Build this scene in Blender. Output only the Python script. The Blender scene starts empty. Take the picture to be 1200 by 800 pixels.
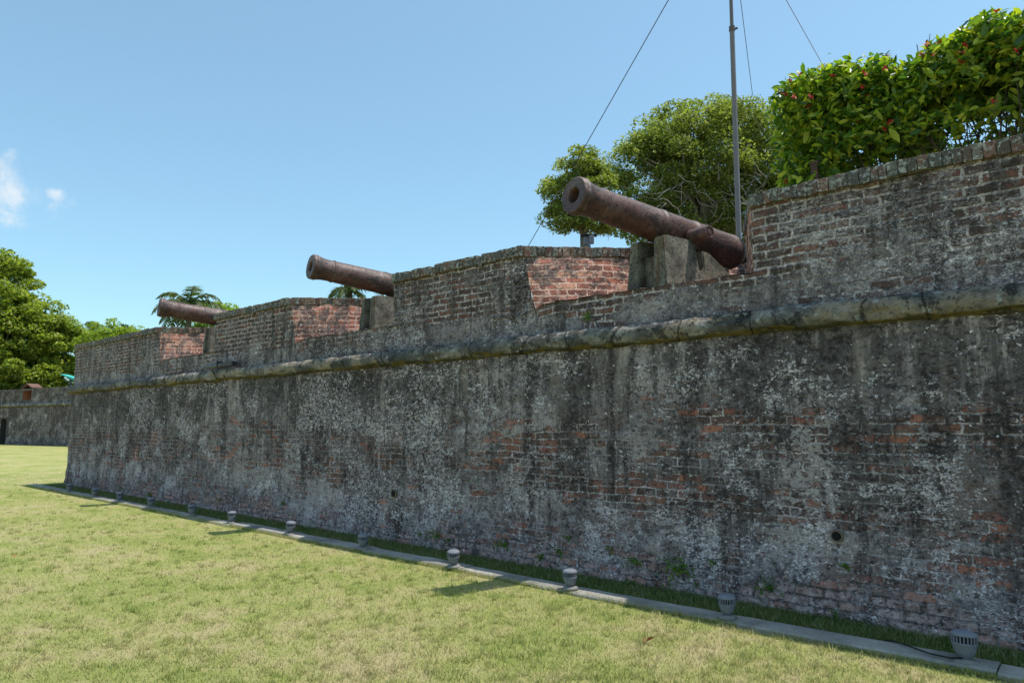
import bpy, bmesh, math, random
import numpy as np
from mathutils import Vector, Matrix, noise
R = math.radians
rng = np.random.default_rng(7)
random.seed(7)
sc = bpy.context.scene
COL = sc.collection

# ------------------------------------------------------------------ camera
cam = bpy.data.cameras.new('camera'); camo = bpy.data.objects.new('camera', cam); COL.objects.link(camo)
cam.sensor_width = 36; cam.lens = 816.0/1200*36; cam.clip_start = .05; cam.clip_end = 3000
th, pi_, ro = R(48.55), R(6.52), R(-.27)
fw = Vector((-math.cos(th)*math.cos(pi_), math.sin(th)*math.cos(pi_), math.sin(pi_)))
rt = Vector((math.sin(th), math.cos(th), 0)); up = rt.cross(fw)
r2 = rt*math.cos(ro)+up*math.sin(ro); u2 = -rt*math.sin(ro)+up*math.cos(ro)
m = Matrix((r2, u2, -fw)).transposed().to_4x4(); m.translation = Vector((0, 0, 1.6))
camo.matrix_world = m
sc.camera = camo

# ------------------------------------------------------------------ node helper
class NT:
    def __init__(s, tree): s.t = tree; s.t.nodes.clear()
    def put(s, sock, v):
        if isinstance(v, bpy.types.NodeSocket): s.t.links.new(v, sock)
        elif v is not None:
            if hasattr(sock.default_value, '__len__') and not hasattr(v, '__len__'): v = [v]*len(sock.default_value)
            if hasattr(sock.default_value, '__len__') and len(sock.default_value) == 4 and len(v) == 3: v = (*v, 1)
            sock.default_value = v
    def n(s, ty, ins=None, **kw):
        nd = s.t.nodes.new(ty)
        for k, v in kw.items(): setattr(nd, k, v)
        for k, v in (ins or {}).items(): s.put(nd.inputs[k], v)
        return nd
    def math(s, op, a, b=None, clamp=False, c=None):
        nd = s.n('ShaderNodeMath', operation=op, use_clamp=clamp); s.put(nd.inputs[0], a)
        if b is not None: s.put(nd.inputs[1], b)
        if c is not None: s.put(nd.inputs[2], c)
        return nd.outputs[0]
    def vm(s, op, a, b): 
        nd = s.n('ShaderNodeVectorMath', operation=op); s.put(nd.inputs[0], a); s.put(nd.inputs[1], b); return nd.outputs[0]
    def noise(s, vec, scale, detail=4, rough=.55, dist=0, out='Fac'):
        return s.n('ShaderNodeTexNoise', {'Vector': vec, 'Scale': scale, 'Detail': detail, 'Roughness': rough, 'Distortion': dist}).outputs[out]
    def ramp(s, f, stops, interp='LINEAR'):
        nd = s.n('ShaderNodeValToRGB', {'Fac': f}); cr = nd.color_ramp; cr.interpolation = interp
        while len(cr.elements) < len(stops): cr.elements.new(.5)
        for e, (p, c) in zip(cr.elements, stops):
            e.position = p; e.color = (*c, 1) if hasattr(c, '__len__') else (c, c, c, 1)
        return nd.outputs[0]
    def step(s, f, a, b):
        return s.n('ShaderNodeMapRange', {'Value': f, 'From Min': a, 'From Max': b, 'To Min': 0., 'To Max': 1.}, interpolation_type='SMOOTHSTEP').outputs[0]
    def mix(s, f, a, b, mode='MIX'):
        nd = s.n('ShaderNodeMix', data_type='RGBA', blend_type=mode)
        s.put(nd.inputs[0], f); s.put(nd.inputs[6], a); s.put(nd.inputs[7], b); return nd.outputs[2]
    def scale(s, vec, v): return s.vm('MULTIPLY', vec, v)
    def bump(s, h, strength=1., dist=.01, normal=None):
        i = {'Height': h, 'Strength': strength, 'Distance': dist}
        if normal is not None: i['Normal'] = normal
        return s.n('ShaderNodeBump', i).outputs[0]
    def out(s, sh, disp=None):
        o = s.n('ShaderNodeOutputMaterial'); s.t.links.new(sh, o.inputs[0])
    def bsdf(s, col, rough=.9, normal=None, metal=0., spec=.3):
        i = {'Base Color': col, 'Roughness': rough, 'Metallic': metal, 'Specular IOR Level': spec}
        if normal is not None: i['Normal'] = normal
        return s.n('ShaderNodeBsdfPrincipled', i).outputs[0]
    def obj(s): return s.n('ShaderNodeTexCoord').outputs['Object']
    def geo_pos(s): return s.n('ShaderNodeNewGeometry').outputs['Position']
    def sep(s, v): return s.n('ShaderNodeSeparateXYZ', {'Vector': v}).outputs

def mat(name):
    mt = bpy.data.materials.new(name); mt.use_nodes = True
    return mt, NT(mt.node_tree)

def simple(name, col, rough=.8, var=.25, scale=8, bump=.3, metal=0., spec=.3):
    mt, t = mat(name); P = t.obj()
    f = t.noise(P, scale, 6, .65)
    c = t.mix(f, [x*(1-var) for x in col], [min(1, x*(1+var)) for x in col])
    f2 = t.noise(P, scale*6, 4, .6)
    c = t.mix(t.step(f2, .55, .75), c, [x*.6 for x in col])
    t.out(t.bsdf(c, rough, t.bump(f2, bump, .005), metal, spec)); return mt

# ------------------------------------------------------------------ masonry
def masonry(name, expose=.0, pink=0., dark=0., flake=0., bands=False, bw=.235, rh=.078, sooty=0., ms=.0095, upper=False):
    mt, t = mat(name)
    P = t.obj(); uv = t.n('ShaderNodeUVMap', uv_map='uv').outputs[0]
    x, y, z = t.sep(P)[:3]
    w = t.noise(P, 5, 3, .6, 0, 'Color')
    w2 = t.noise(P, 28, 2, .6, 0, 'Color')
    uvw = t.vm('ADD', uv, t.scale(t.vm('SUBTRACT', w, (.5, .5, .5)), (.06, .03, 0)))
    uvw = t.vm('ADD', uvw, t.scale(t.vm('SUBTRACT', w2, (.5, .5, .5)), (.034, .030, 0)))
    br = t.n('ShaderNodeTexBrick', {'Vector': uvw, 'Color1': (0, 0, 0, 1), 'Color2': (1, 1, 1, 1), 'Mortar': (.5, .5, .5, 1), 'Scale': 1.,
             'Mortar Size': ms, 'Mortar Smooth': .35, 'Bias': 0., 'Brick Width': bw, 'Row Height': rh})
    rnd = t.math('MULTIPLY', br.outputs['Color'], 1.); mor = br.outputs['Fac']
    big = t.noise(P, .55, 4, .6); mid = t.noise(P, 2.3, 5, .6); fine = t.noise(P, 14, 6, .7); vfine = t.noise(P, 60, 4, .7)
    # bricks
    if pink:
        bc = t.ramp(rnd, [(0, (.20, .08, .055)), (.2, (.46, .18, .11)), (.4, (.32, .125, .08)), (.6, (.55, .31, .20)), (.8, (.20, .10, .08)), (.92, (.48, .19, .13))], 'CONSTANT')
        mc = t.mix(fine, (.34, .25, .19), (.66, .50, .39))
        soot = t.step(t.noise(P, 3.2, 6, .7), .50, .58)
    else:
        bc = t.ramp(rnd, [(0, (.035, .024, .022)), (.22, (.13, .07, .052)), (.38, (.055, .035, .03)), (.52, (.21, .095, .062)), (.66, (.10, .062, .052)), (.78, (.22, .09, .065)), (.91, (.35, .145, .085))], 'CONSTANT')
        mc = t.mix(t.step(fine, .38, .62), (.14, .13, .12), (.50, .49, .47))
        soot = t.step(t.noise(P, 3.5, 5, .65), .50, .68)
    bc = t.mix(t.math('MULTIPLY', vfine, .7), bc, (.10, .07, .06))
    bc = t.mix(t.math('MULTIPLY', soot, .72 if not pink else .85), bc, (.04, .037, .035))
    if pink: mc = t.mix(t.math('MULTIPLY', soot, .8), mc, (.09, .085, .075)); bc = t.mix(t.math('MULTIPLY', t.step(fine, .54, .60), .6), bc, (.55, .38, .29))
    blk = t.mix(mor, bc, mc)
    if not pink: blk = t.mix(t.math('MULTIPLY', t.step(fine, .51, .62), .5), blk, (.22, .20, .19))
    # plaster
    stv = t.scale(P, (4.5, 4.5, .55)); st = t.noise(stv, 1., 6, .68)
    st2 = t.noise(t.scale(P, (15, 15, .9)), 1., 4, .6)
    med = t.noise(P, 7, 6, .7, .4)
    pl = t.ramp(mid, [(.32, (.06, .058, .056)), (.46, (.115, .115, .114)), (.56, (.17, .17, .168)), (.68, (.29, .28, .255))])
    pl = t.mix(t.math('MULTIPLY', t.step(med, .52, .60), .55), pl, (.25, .25, .245))
    pl = t.mix(t.math('MULTIPLY', t.step(med, .47, .40), .6), pl, (.06, .058, .056))
    pl = t.mix(t.math('MULTIPLY', t.step(fine, .47, .62), .75), pl, (.24, .24, .238))
    pl = t.mix(t.math('MULTIPLY', t.step(fine, .46, .34), .75), pl, (.045, .043, .042))
    pl = t.mix(t.math('MULTIPLY', t.step(vfine, .50, .36), .5), pl, (.04, .038, .037))
    pl = t.mix(t.math('MULTIPLY', t.step(vfine, .53, .64), .45), pl, (.36, .36, .355))
    pl = t.mix(t.math('MULTIPLY', t.step(t.noise(P, 1.3, 3, .5), .52, .7), .5), pl, (.17, .15, .13))
    if bands:
        pp = t.math('ADD', t.noise(P, .9, 6, .65), t.math('MULTIPLY', t.step(z, 1.1, .5), .035))
        pl = t.mix(t.math('MULTIPLY', t.step(pp, .52, .57), .72), pl, t.mix(fine, (.22, .22, .215), (.40, .39, .365)))
        bs = t.math('MULTIPLY', t.step(t.noise(t.scale(P, (.8, .8, 2.2)), 1.2, 6, .65), .50, .62), t.math('MULTIPLY', t.step(z, 1.9, 1.5), .55))
        pl = t.mix(bs, pl, t.mix(fine, (.06, .042, .035), (.18, .13, .11)))
    # exposure of brick, whole bricks at a time
    e = t.noise(t.scale(P, (1.1, 1.1, 2.8)), 1., 5, .62)
    e = t.math('ADD', e, t.math('MULTIPLY', t.math('SUBTRACT', rnd, .5), .13))
    e = t.math('ADD', e, t.math('MULTIPLY', t.math('SUBTRACT', fine, .5), .75))
    if upper: bc = t.mix(.52, bc, (.045, .036, .032)); blk = t.mix(mor, bc, mc); blk = t.mix(t.math('MULTIPLY', t.step(fine, .51, .62), .6), blk, (.22, .20, .19))
    if upper: e = t.math('ADD', e, t.math('MULTIPLY', t.math('SUBTRACT', t.step(z, 2.66, 3.0), .45), .18))
    if bands:
        wz = t.math('ADD', z, t.math('MULTIPLY', t.math('SUBTRACT', big, .5), .5))
        def band(c0, wd, amt, src=wz):
            d = t.math('DIVIDE', t.math('ABSOLUTE', t.math('SUBTRACT', src, c0)), wd)
            return t.math('MULTIPLY', t.math('SUBTRACT', 1., t.math('SMOOTH_MIN', d, 1., False, .3) if False else t.math('MINIMUM', d, 1.)), amt)
        e = t.math('ADD', e, band(1.28, .34, .145))
        e = t.math('ADD', e, band(.88, .20, .135))
        e = t.math('ADD', e, t.math('MULTIPLY', band(.75, .5, .07), t.step(x, -3.5, -1.5)))
        lowm = t.step(t.math('ADD', wz, t.math('MULTIPLY', t.math('SUBTRACT', mid, .5), 1.)), .42, .10)
        e = t.math('ADD', e, t.math('MULTIPLY', lowm, .22))
        e = t.math('SUBTRACT', e, t.math('MULTIPLY', t.step(z, 1.65, 2.0), .09))
    e = t.math('ADD', e, expose)
    em = t.step(e, .575, .615)
    if bands:
        # at the foot the bricks are pale, lime-coated and flush
        pale = t.mix(t.step(fine, .4, .6), (.16, .125, .11), (.38, .315, .285))
        pale = t.mix(t.math('MULTIPLY', t.step(rnd, .5, .9), .45), pale, (.28, .13, .085))
        pale = t.mix(t.step(vfine, .52, .75), pale, (.42, .42, .42))
        blk = t.mix(t.math('MULTIPLY', lowm, .85), blk, t.mix(mor, pale, (.045, .04, .036)))
    col = t.mix(em, pl, blk)
    # dark biological staining
    top = t.step(z, 1.2, 2.15) if bands else None
    md = t.math('ADD', t.math('MULTIPLY', st, .75), t.math('MULTIPLY', st2, .25))
    md = t.math('ADD', md, t.math('MULTIPLY', t.math('SUBTRACT', big, .5), .5))
    if bands:
        md = t.math('ADD', md, t.math('MULTIPLY', top, .115)); md = t.math('SUBTRACT', md, t.math('MULTIPLY', t.step(z, .95, .5), .045))
        md = t.math('ADD', md, t.math('MULTIPLY', t.step(x, -9., -19.), .04))
        md = t.math('ADD', md, band(1.15, .5, .055, t.math('ADD', z, t.math('MULTIPLY', t.math('SUBTRACT', mid, .5), 1.2))))
    md = t.math('ADD', md, t.math('MULTIPLY', t.math('SUBTRACT', fine, .5), .35)); md = t.math('ADD', md, dark)
    mm = t.step(md, .50, .59)
    col = t.mix(t.math('MULTIPLY', mm, .80 if bands else .84), col, t.mix(t.step(fine, .4, .65), (.022, .021, .020), (.085, .082, .078)))
    # pale lime flakes, thicker along the joints
    fv = t.scale(P, (1., 1., 1.5))
    fl = t.noise(fv, 22, 8, .74, .8)
    fl = t.math('ADD', fl, t.math('MULTIPLY', t.math('MULTIPLY', mor, t.step(mid, .35, .6)), .055))
    fp = t.noise(P, 1.7, 5, .7)
    fl = t.math('ADD', fl, t.math('MULTIPLY', t.math('SUBTRACT', fp, .5), .55))
    if bands:
        fl = t.math('SUBTRACT', fl, t.math('MULTIPLY', t.step(z, 1.75, 2.2), .035))
        fl = t.math('ADD', fl, band(.6, .6, .035, z))
    fl = t.math('ADD', fl, flake-.004)
    fm = t.step(fl, .575, .625)
    fl2 = t.noise(t.vm('ADD', fv, (11., 3., 5.)), 55, 5, .7, .5); fm2 = t.step(t.math('ADD', fl2, t.math('MULTIPLY', t.math('SUBTRACT', fp, .5), .35)), .60, .65)
    fm = t.math('MAXIMUM', fm, t.math('MULTIPLY', fm2, .75))
    fm = t.math('MULTIPLY', fm, t.step(vfine, .30, .48))
    col = t.mix(t.math('MULTIPLY', fm, .85), col, t.mix(t.step(mid, .38, .6), (.34, .345, .35), (.64, .645, .645)))
    sp = t.n('ShaderNodeTexVoronoi', {'Vector': t.vm('ADD', P, t.scale(w2, (.09, .09, .05))), 'Scale': 19., 'Randomness': 1.})
    spm = t.math('MULTIPLY', t.step(sp.outputs['Distance'], .24, .16), t.step(t.sep(sp.outputs['Color'])[0], .84, .86))
    col = t.mix(t.math('MULTIPLY', spm, .85), col, (.62, .63, .64))
    wv = t.noise(P, 45, 3, .7, 0, 'Color')
    cp = t.vm('ADD', t.scale(P, (1., 1., 1.5)), t.scale(wv, (.05, .05, .05)))
    ch = t.n('ShaderNodeTexVoronoi', {'Vector': cp, 'Scale': 30., 'Randomness': 1.}); cc = t.sep(ch.outputs['Color'])
    keep = t.math('SUBTRACT', 1., t.math('MULTIPLY', em, .6))
    amt = 1. if bands else (.6 if not pink else .25)
    fpp = t.step(t.math('ADD', t.math('ADD', fp, t.math('MULTIPLY', t.math('SUBTRACT', big, .5), .9)), t.math('MULTIPLY', t.math('SUBTRACT', med, .5), .9)), .48, .64)
    if bands: fpp = t.math('MULTIPLY', fpp, t.math('SUBTRACT', 1., t.math('MULTIPLY', t.step(z, 1.5, 1.95), .45)))
    wth = t.math('SUBTRACT', 1.0, t.math('MULTIPLY', fpp, .30))
    wm = t.math('MULTIPLY', t.math('MULTIPLY', t.math('GREATER_THAN', cc[0], wth), keep), .72*amt)
    col = t.mix(wm, col, t.mix(cc[2], (.24, .245, .25), (.58, .59, .595)))
    dsel = t.math('ADD', cc[1], t.math('MULTIPLY', mm, .12))
    chd = t.math('MULTIPLY', t.step(dsel, .92, .94), .65*amt)
    col = t.mix(chd, col, (.022, .020, .019))
    ch2 = t.n('ShaderNodeTexVoronoi', {'Vector': t.vm('ADD', t.scale(P, (1., 1., 1.4)), t.scale(wv, (.02, .02, .02))), 'Scale': 75., 'Randomness': 1.}); c2 = t.sep(ch2.outputs['Color'])
    wth2 = t.math('SUBTRACT', 1.0, t.math('MULTIPLY', fpp, .22))
    col = t.mix(t.math('MULTIPLY', t.math('MULTIPLY', t.math('GREATER_THAN', c2[0], wth2), keep), .7*amt), col, (.60, .61, .61))
    col = t.mix(t.math('MULTIPLY', t.step(c2[1], .90, .93), .5*amt), col, (.03, .028, .027))
    if bands:  # green tint at the foot and pale drips
        jl = t.math('MULTIPLY', t.math('MULTIPLY', mor, t.step(t.math('ADD', mid, t.math('MULTIPLY', t.math('SUBTRACT', fine, .5), 1.2)), .44, .56)), t.step(z, 1.9, 1.5))
        col = t.mix(t.math('MULTIPLY', jl, .35), col, (.36, .36, .355))
        g = t.math('MULTIPLY', t.step(t.noise(P, 3.1, 4, .6), .6, .75), t.step(z, .5, .1))
        col = t.mix(t.math('MULTIPLY', g, .35), col, (.09, .12, .05))
        dr = t.math('MULTIPLY', t.step(t.noise(t.scale(P, (3.2, 3.2, .3)), 1., 3, .5), .62, .72), t.step(z, 1.4, 2.1))
        col = t.mix(t.math('MULTIPLY', dr, .35), col, (.34, .32, .28))
    col = t.mix(1., col, (1.50, 1.27, 1.30), 'MULTIPLY')
    if sooty: col = t.mix(sooty, col, (.05, .048, .045))
    h = t.math('MULTIPLY', em, t.math('SUBTRACT', t.math('MULTIPLY', t.math('SUBTRACT', 1., mor), .9), 1.3))
    h = t.math('ADD', h, t.math('MULTIPLY', fine, .9)); h = t.math('ADD', h, t.math('MULTIPLY', vfine, .35)); h = t.math('ADD', h, t.math('MULTIPLY', fm, .35))
    h = t.math('ADD', h, t.math('MULTIPLY', mid, 1.2)); h = t.math('SUBTRACT', h, t.math('MULTIPLY', chd, .8)); h = t.math('SUBTRACT', h, t.math('MULTIPLY', mor, .25))
    t.out(t.bsdf(col, .92, t.bump(h, .9, .024), spec=.2)); return mt

M = {}
M['wall'] = masonry('weathered_wall', expose=0., bands=True)
M['parapet'] = masonry('weathered_parapet', expose=.080, dark=.0, flake=-.02, ms=.0145, upper=True)
M['sill'] = masonry('weathered_sill', expose=.15, dark=.0, flake=-.03, ms=.0145, upper=True)
M['cheek'] = masonry('sunlit_brick', expose=.5, pink=1., dark=-.07, flake=-.06, ms=.012)  # red brick and pink mortar, colours also raised towards a sunlit look
M['far'] = masonry('far_wall', expose=-.08, dark=.14, flake=-.05)

def cordon_mat():
    mt, t = mat('cordon_plaster'); P = t.obj(); x, y, z = t.sep(P)[:3]
    mid = t.noise(P, 3.2, 6, .68); fine = t.noise(P, 20, 7, .75); lx = t.noise(t.scale(P, (.8, 1, 1)), 1.3, 5, .65); vf = t.noise(P, 70, 4, .7)
    c = t.ramp(mid, [(.34, (.07, .064, .06)), (.47, (.17, .15, .135)), (.56, (.27, .245, .22)), (.66, (.44, .40, .36))])
    c = t.mix(t.math('MULTIPLY', t.step(lx, .50, .55), .65), c, (.40, .31, .23))
    c = t.mix(t.math('MULTIPLY', t.step(t.noise(P, 1.4, 5, .6), .50, .57), .75), c, (.075, .078, .085))
    c = t.mix(t.math('MULTIPLY', t.step(t.noise(t.vm('ADD', P, (9, 2, 1)), 6., 6, .7), .54, .59), .8), c, (.030, .028, .027))
    c = t.mix(t.math('MULTIPLY', t.step(fine, .53, .62), .7), c, (.028, .026, .025))
    c = t.mix(t.math('MULTIPLY', t.step(vf, .55, .66), .5), c, (.42, .41, .39))
    wv = t.noise(P, 45, 3, .7, 0, 'Color')
    ch = t.n('ShaderNodeTexVoronoi', {'Vector': t.vm('ADD', P, t.scale(wv, (.05, .05, .05))), 'Scale': 26., 'Randomness': 1.}); cc = t.sep(ch.outputs['Color'])
    sel = t.math('ADD', cc[0], t.math('MULTIPLY', t.step(z, 2.50, 2.58), .10))
    c = t.mix(t.math('MULTIPLY', t.step(sel, .965, .98), .6), c, (.48, .48, .46))
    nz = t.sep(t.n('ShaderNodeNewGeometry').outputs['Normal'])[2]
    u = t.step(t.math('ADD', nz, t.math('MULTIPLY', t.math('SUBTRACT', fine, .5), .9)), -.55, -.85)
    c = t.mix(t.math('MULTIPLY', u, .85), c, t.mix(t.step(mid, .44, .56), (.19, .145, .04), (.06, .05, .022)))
    h = t.math('ADD', t.math('MULTIPLY', fine, 1.3), t.math('MULTIPLY', mid, 1.5))
    crk = t.n('ShaderNodeTexVoronoi', {'Vector': t.vm('ADD', t.scale(P, (1., .3, .3)), t.scale(wv, (.04, .04, .04))), 'Scale': .9}, feature='DISTANCE_TO_EDGE').outputs['Distance']
    ck = t.math('MULTIPLY', t.step(crk, .007, .002), .8); c = t.mix(t.math('MULTIPLY', ck, .8), c, (.02, .018, .016)); h = t.math('SUBTRACT', h, ck)
    t.out(t.bsdf(c, .92, t.bump(h, 1., .03), spec=.15)); return mt
M['cordon'] = cordon_mat()

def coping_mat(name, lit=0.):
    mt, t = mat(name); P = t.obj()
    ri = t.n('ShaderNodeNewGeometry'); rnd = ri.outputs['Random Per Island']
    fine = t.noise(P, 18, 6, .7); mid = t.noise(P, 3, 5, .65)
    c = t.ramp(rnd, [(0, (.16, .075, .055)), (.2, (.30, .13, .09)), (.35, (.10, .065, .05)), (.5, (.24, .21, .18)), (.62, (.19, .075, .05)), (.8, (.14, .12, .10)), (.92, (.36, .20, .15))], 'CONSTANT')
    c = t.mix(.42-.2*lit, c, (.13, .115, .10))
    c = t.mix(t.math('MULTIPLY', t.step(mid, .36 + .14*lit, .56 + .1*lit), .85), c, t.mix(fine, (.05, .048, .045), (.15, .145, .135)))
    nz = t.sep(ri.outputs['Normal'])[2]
    c = t.mix(t.math('MULTIPLY', t.step(nz, .5, .9), .75), c, (.36, .32, .26))  # upward faces coloured paler, as if the sun caught the top
    c = t.mix(t.math('MULTIPLY', t.step(t.noise(P, 26, 6, .72, .5), .53, .58), .75), c, (.46, .45, .42))
    c = t.mix(t.math('MULTIPLY', t.step(t.noise(P, 40, 6, .72), .54, .60), .7), c, (.03, .028, .026))
    t.out(t.bsdf(c, .92, t.bump(fine, .8, .02), spec=.2)); return mt
M['coping'] = coping_mat('coping_brick'); M['coping_lit'] = coping_mat('coping_brick_lit', 1.)  # lit copy: sun on the cheek copings put into a redder, less dark colour
M['mortar'] = simple('lime_mortar', (.20, .18, .155), .95, .4, 9, .6)
M['soil'] = simple('rampart_soil', (.12, .10, .06), .95, .3, 3, .5)

# ------------------------------------------------------------------ mesh helpers
def link(name, me, mt=None, parent=None):
    o = bpy.data.objects.new(name, me); COL.objects.link(o)
    if mt is not None:
        for q in (mt if isinstance(mt, (list, tuple)) else [mt]): me.materials.append(q)
    if parent is not None: o.parent = parent
    return o
def raw(name, V, F, uv=None, smooth=False, mi=None):
    """V (n,3); F (m,k) all polygons with k corners, or a list"""
    me = bpy.data.meshes.new(name)
    if isinstance(F, np.ndarray):
        k = F.shape[1]; V = np.asarray(V, dtype=np.float32)
        me.vertices.add(len(V)); me.vertices.foreach_set('co', V.ravel())
        me.loops.add(F.size); me.loops.foreach_set('vertex_index', F.astype(np.int32).ravel())
        me.polygons.add(len(F)); me.polygons.foreach_set('loop_start', np.arange(0, F.size, k, dtype=np.int32))
        me.update(calc_edges=True)
    else: me.from_pydata([tuple(v) for v in V], [], F)
    if uv is not None:
        l = me.uv_layers.new(name='uv'); vi = np.empty(len(me.loops), np.int32); me.loops.foreach_get('vertex_index', vi)
        l.data.foreach_set('uv', np.asarray(uv, np.float32)[vi].ravel())
    if smooth: me.polygons.foreach_set('use_smooth', np.ones(len(me.polygons), bool))
    if mi is not None: me.polygons.foreach_set('material_index', np.asarray(mi, np.int32))
    me.validate(); me.update(); return me
def empty(name, loc, label=None, cat=None, group=None, kind=None):
    o = bpy.data.objects.new(name, None); COL.objects.link(o); o.location = loc; o.empty_display_size = .2
    tag(o, label, cat, group, kind); return o
def tag(o, label=None, cat=None, group=None, kind=None):
    if label: o['label'] = label
    if cat: o['category'] = cat
    if group: o['group'] = group
    if kind: o['kind'] = kind
    return o
def jig(p, a=.014, s=1.6, b=.006, s2=7.):
    v = noise.noise_vector(Vector(p)*s)*a + noise.noise_vector(Vector(p)*s2+Vector((7, 3, 1)))*b
    return v
class MB:
    def __init__(s): s.v = []; s.f = []; s.uv = []; s.mi = []
    def add(s, vs, fs, uv=None, mi=0):
        o = len(s.v); s.v += [tuple(v) for v in vs]; s.f += [tuple(i+o for i in f) for f in fs]
        s.uv += list(uv) if uv is not None else [(v[0]+v[1], v[2]) for v in vs]
        s.mi += [mi]*len(fs)
    def box(s, c, d, rot=0., mi=0, ch=0., tilt=0.):
        cx, cy, cz = c; hx, hy, hz = d[0]/2, d[1]/2, d[2]/2
        bm = bmesh.new(); bmesh.ops.create_cube(bm, size=1.)
        for v in bm.verts: v.co = Vector((v.co.x*hx*2, v.co.y*hy*2, v.co.z*hz*2))
        if ch: bmesh.ops.bevel(bm, geom=bm.edges[:], offset=ch, segments=2, affect='EDGES', profile=.6)
        Mx = Matrix.Translation(c) @ Matrix.Rotation(rot, 4, 'Z') @ Matrix.Rotation(tilt, 4, 'Y')
        s.bm(bm, Mx, mi)
    def bm(s, bm, Mx=Matrix(), mi=0):
        bm.verts.index_update(); vs = [Mx @ v.co for v in bm.verts]; s.add(vs, [[v.index for v in f.verts] for f in bm.faces], mi=mi); bm.free()
    def tube(s, pts, rad, n=8, caps=True, mi=0):
        pts = [Vector(p) for p in pts]; rad = rad if hasattr(rad, '__len__') else [rad]*len(pts)
        vs = []; fs = []; prev = None
        for i, p in enumerate(pts):
            d = (pts[min(i+1, len(pts)-1)]-pts[max(i-1, 0)]).normalized()
            if prev is None: a = d.orthogonal().normalized()
            else: a = (prev - d*prev.dot(d)).normalized()
            prev = a; b = d.cross(a)
            for k in range(n):
                q = 2*math.pi*k/n; vs.append(p+(a*math.cos(q)+b*math.sin(q))*rad[i])
        for i in range(len(pts)-1):
            for k in range(n): fs.append((i*n+k, i*n+(k+1) % n, (i+1)*n+(k+1) % n, (i+1)*n+k))
        if caps: fs.append(tuple(range(n))[::-1]); fs.append(tuple((len(pts)-1)*n+k for k in range(n)))
        s.add(vs, fs, mi=mi)
    def lathe(s, prof, n=48, Mx=Matrix(), mi=0, close=True):
        """prof: (radius, height) along +Z"""
        vs = []; fs = []
        for r, h in prof:
            for k in range(n): q = 2*math.pi*k/n; vs.append(Mx @ Vector((r*math.cos(q), r*math.sin(q), h)))
        for i in range(len(prof)-1):
            for k in range(n): fs.append((i*n+k, i*n+(k+1) % n, (i+1)*n+(k+1) % n, (i+1)*n+k))
        if close: fs.append(tuple(range(n))[::-1]); fs.append(tuple((len(prof)-1)*n+k for k in range(n)))
        s.add(vs, fs, mi=mi)
    def mesh(s, name, smooth=False): return raw(name, s.v, s.f, s.uv, smooth, s.mi)
    def obj(s, name, mt, parent=None, smooth=False, angle=None):
        me = s.mesh(name, smooth)
        if angle is not None:
            me.polygons.foreach_set('use_smooth', np.ones(len(me.polygons), bool)); me.set_sharp_from_angle(angle=R(angle))
        return link(name, me, mt, parent)

def grid(P0, U, Vv, nu, nv, disp=True, a=.014, b=.006, uv0=(0, 0), uvfun=None):
    """rectangular sheet P0 + s U + t V with shared position-based jitter"""
    P0, U, Vv = Vector(P0), Vector(U), Vector(Vv); lu, lv = U.length, Vv.length
    vs, uvs = [], []
    for j in range(nv+1):
        for i in range(nu+1):
            p = P0 + U*(i/nu) + Vv*(j/nv)
            uvs.append((uv0[0]+lu*i/nu, uv0[1]+lv*j/nv))
            if disp: p = p + jig(p, a, 1.6, b)
            vs.append(p)
    fs = [(j*(nu+1)+i, j*(nu+1)+i+1, (j+1)*(nu+1)+i+1, (j+1)*(nu+1)+i) for j in range(nv) for i in range(nu)]
    return vs, fs, uvs

# ------------------------------------------------------------------ the fort wall
WY = 6.12; XL = -20.95; XR = 5.0; ZC = 2.36; ZS = 2.94; ZT = 3.66
fort = empty('fort_wall', (-8, WY, 0), 'long weathered brick and plaster rampart wall with gun embrasures and rounded moulding', 'fort wall', None, 'thing')
def child(o, par=fort):
    o.parent = par; o.matrix_parent_inverse = par.matrix_world.inverted() if par is not fort else Matrix.Translation((8, -WY, 0)); return o

mb = MB()
xs = [XL]; 
while xs[-1] < XR: xs.append(xs[-1] + (.035 if xs[-1] > -8 else .07))
xs[-1] = XR
nz = 64
vs, uvs = [], []
for j in range(nz+1):
    zz = -.15 + (ZC+.04+.15)*j/nz
    for xx in xs:
        p = Vector((xx, WY, zz)); q = p + jig(p, .016, 1.3, .007)
        # broken plaster lumps near the foot
        k = max(0, 1-zz/.55)
        q.y -= k*.05 + (noise.noise(Vector((xx*9, 1, zz*16)))*.022)*k
        q.y += noise.noise(Vector((xx*3.1, 5, zz*6)))*.008
        vs.append(q); uvs.append((xx, zz))
nx = len(xs)
fs = [(j*nx+i, j*nx+i+1, (j+1)*nx+i+1, (j+1)*nx+i) for j in range(nz) for i in range(nx-1)]
mb.add(vs, fs, uvs)
v, f, u = grid((XL, 26, -.15), (0, WY-26, 0), (0, 0, ZC+.19), 80, 30); mb.add(v, f, u)
child(mb.obj('wall_face', M['wall'], None, True))

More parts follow.
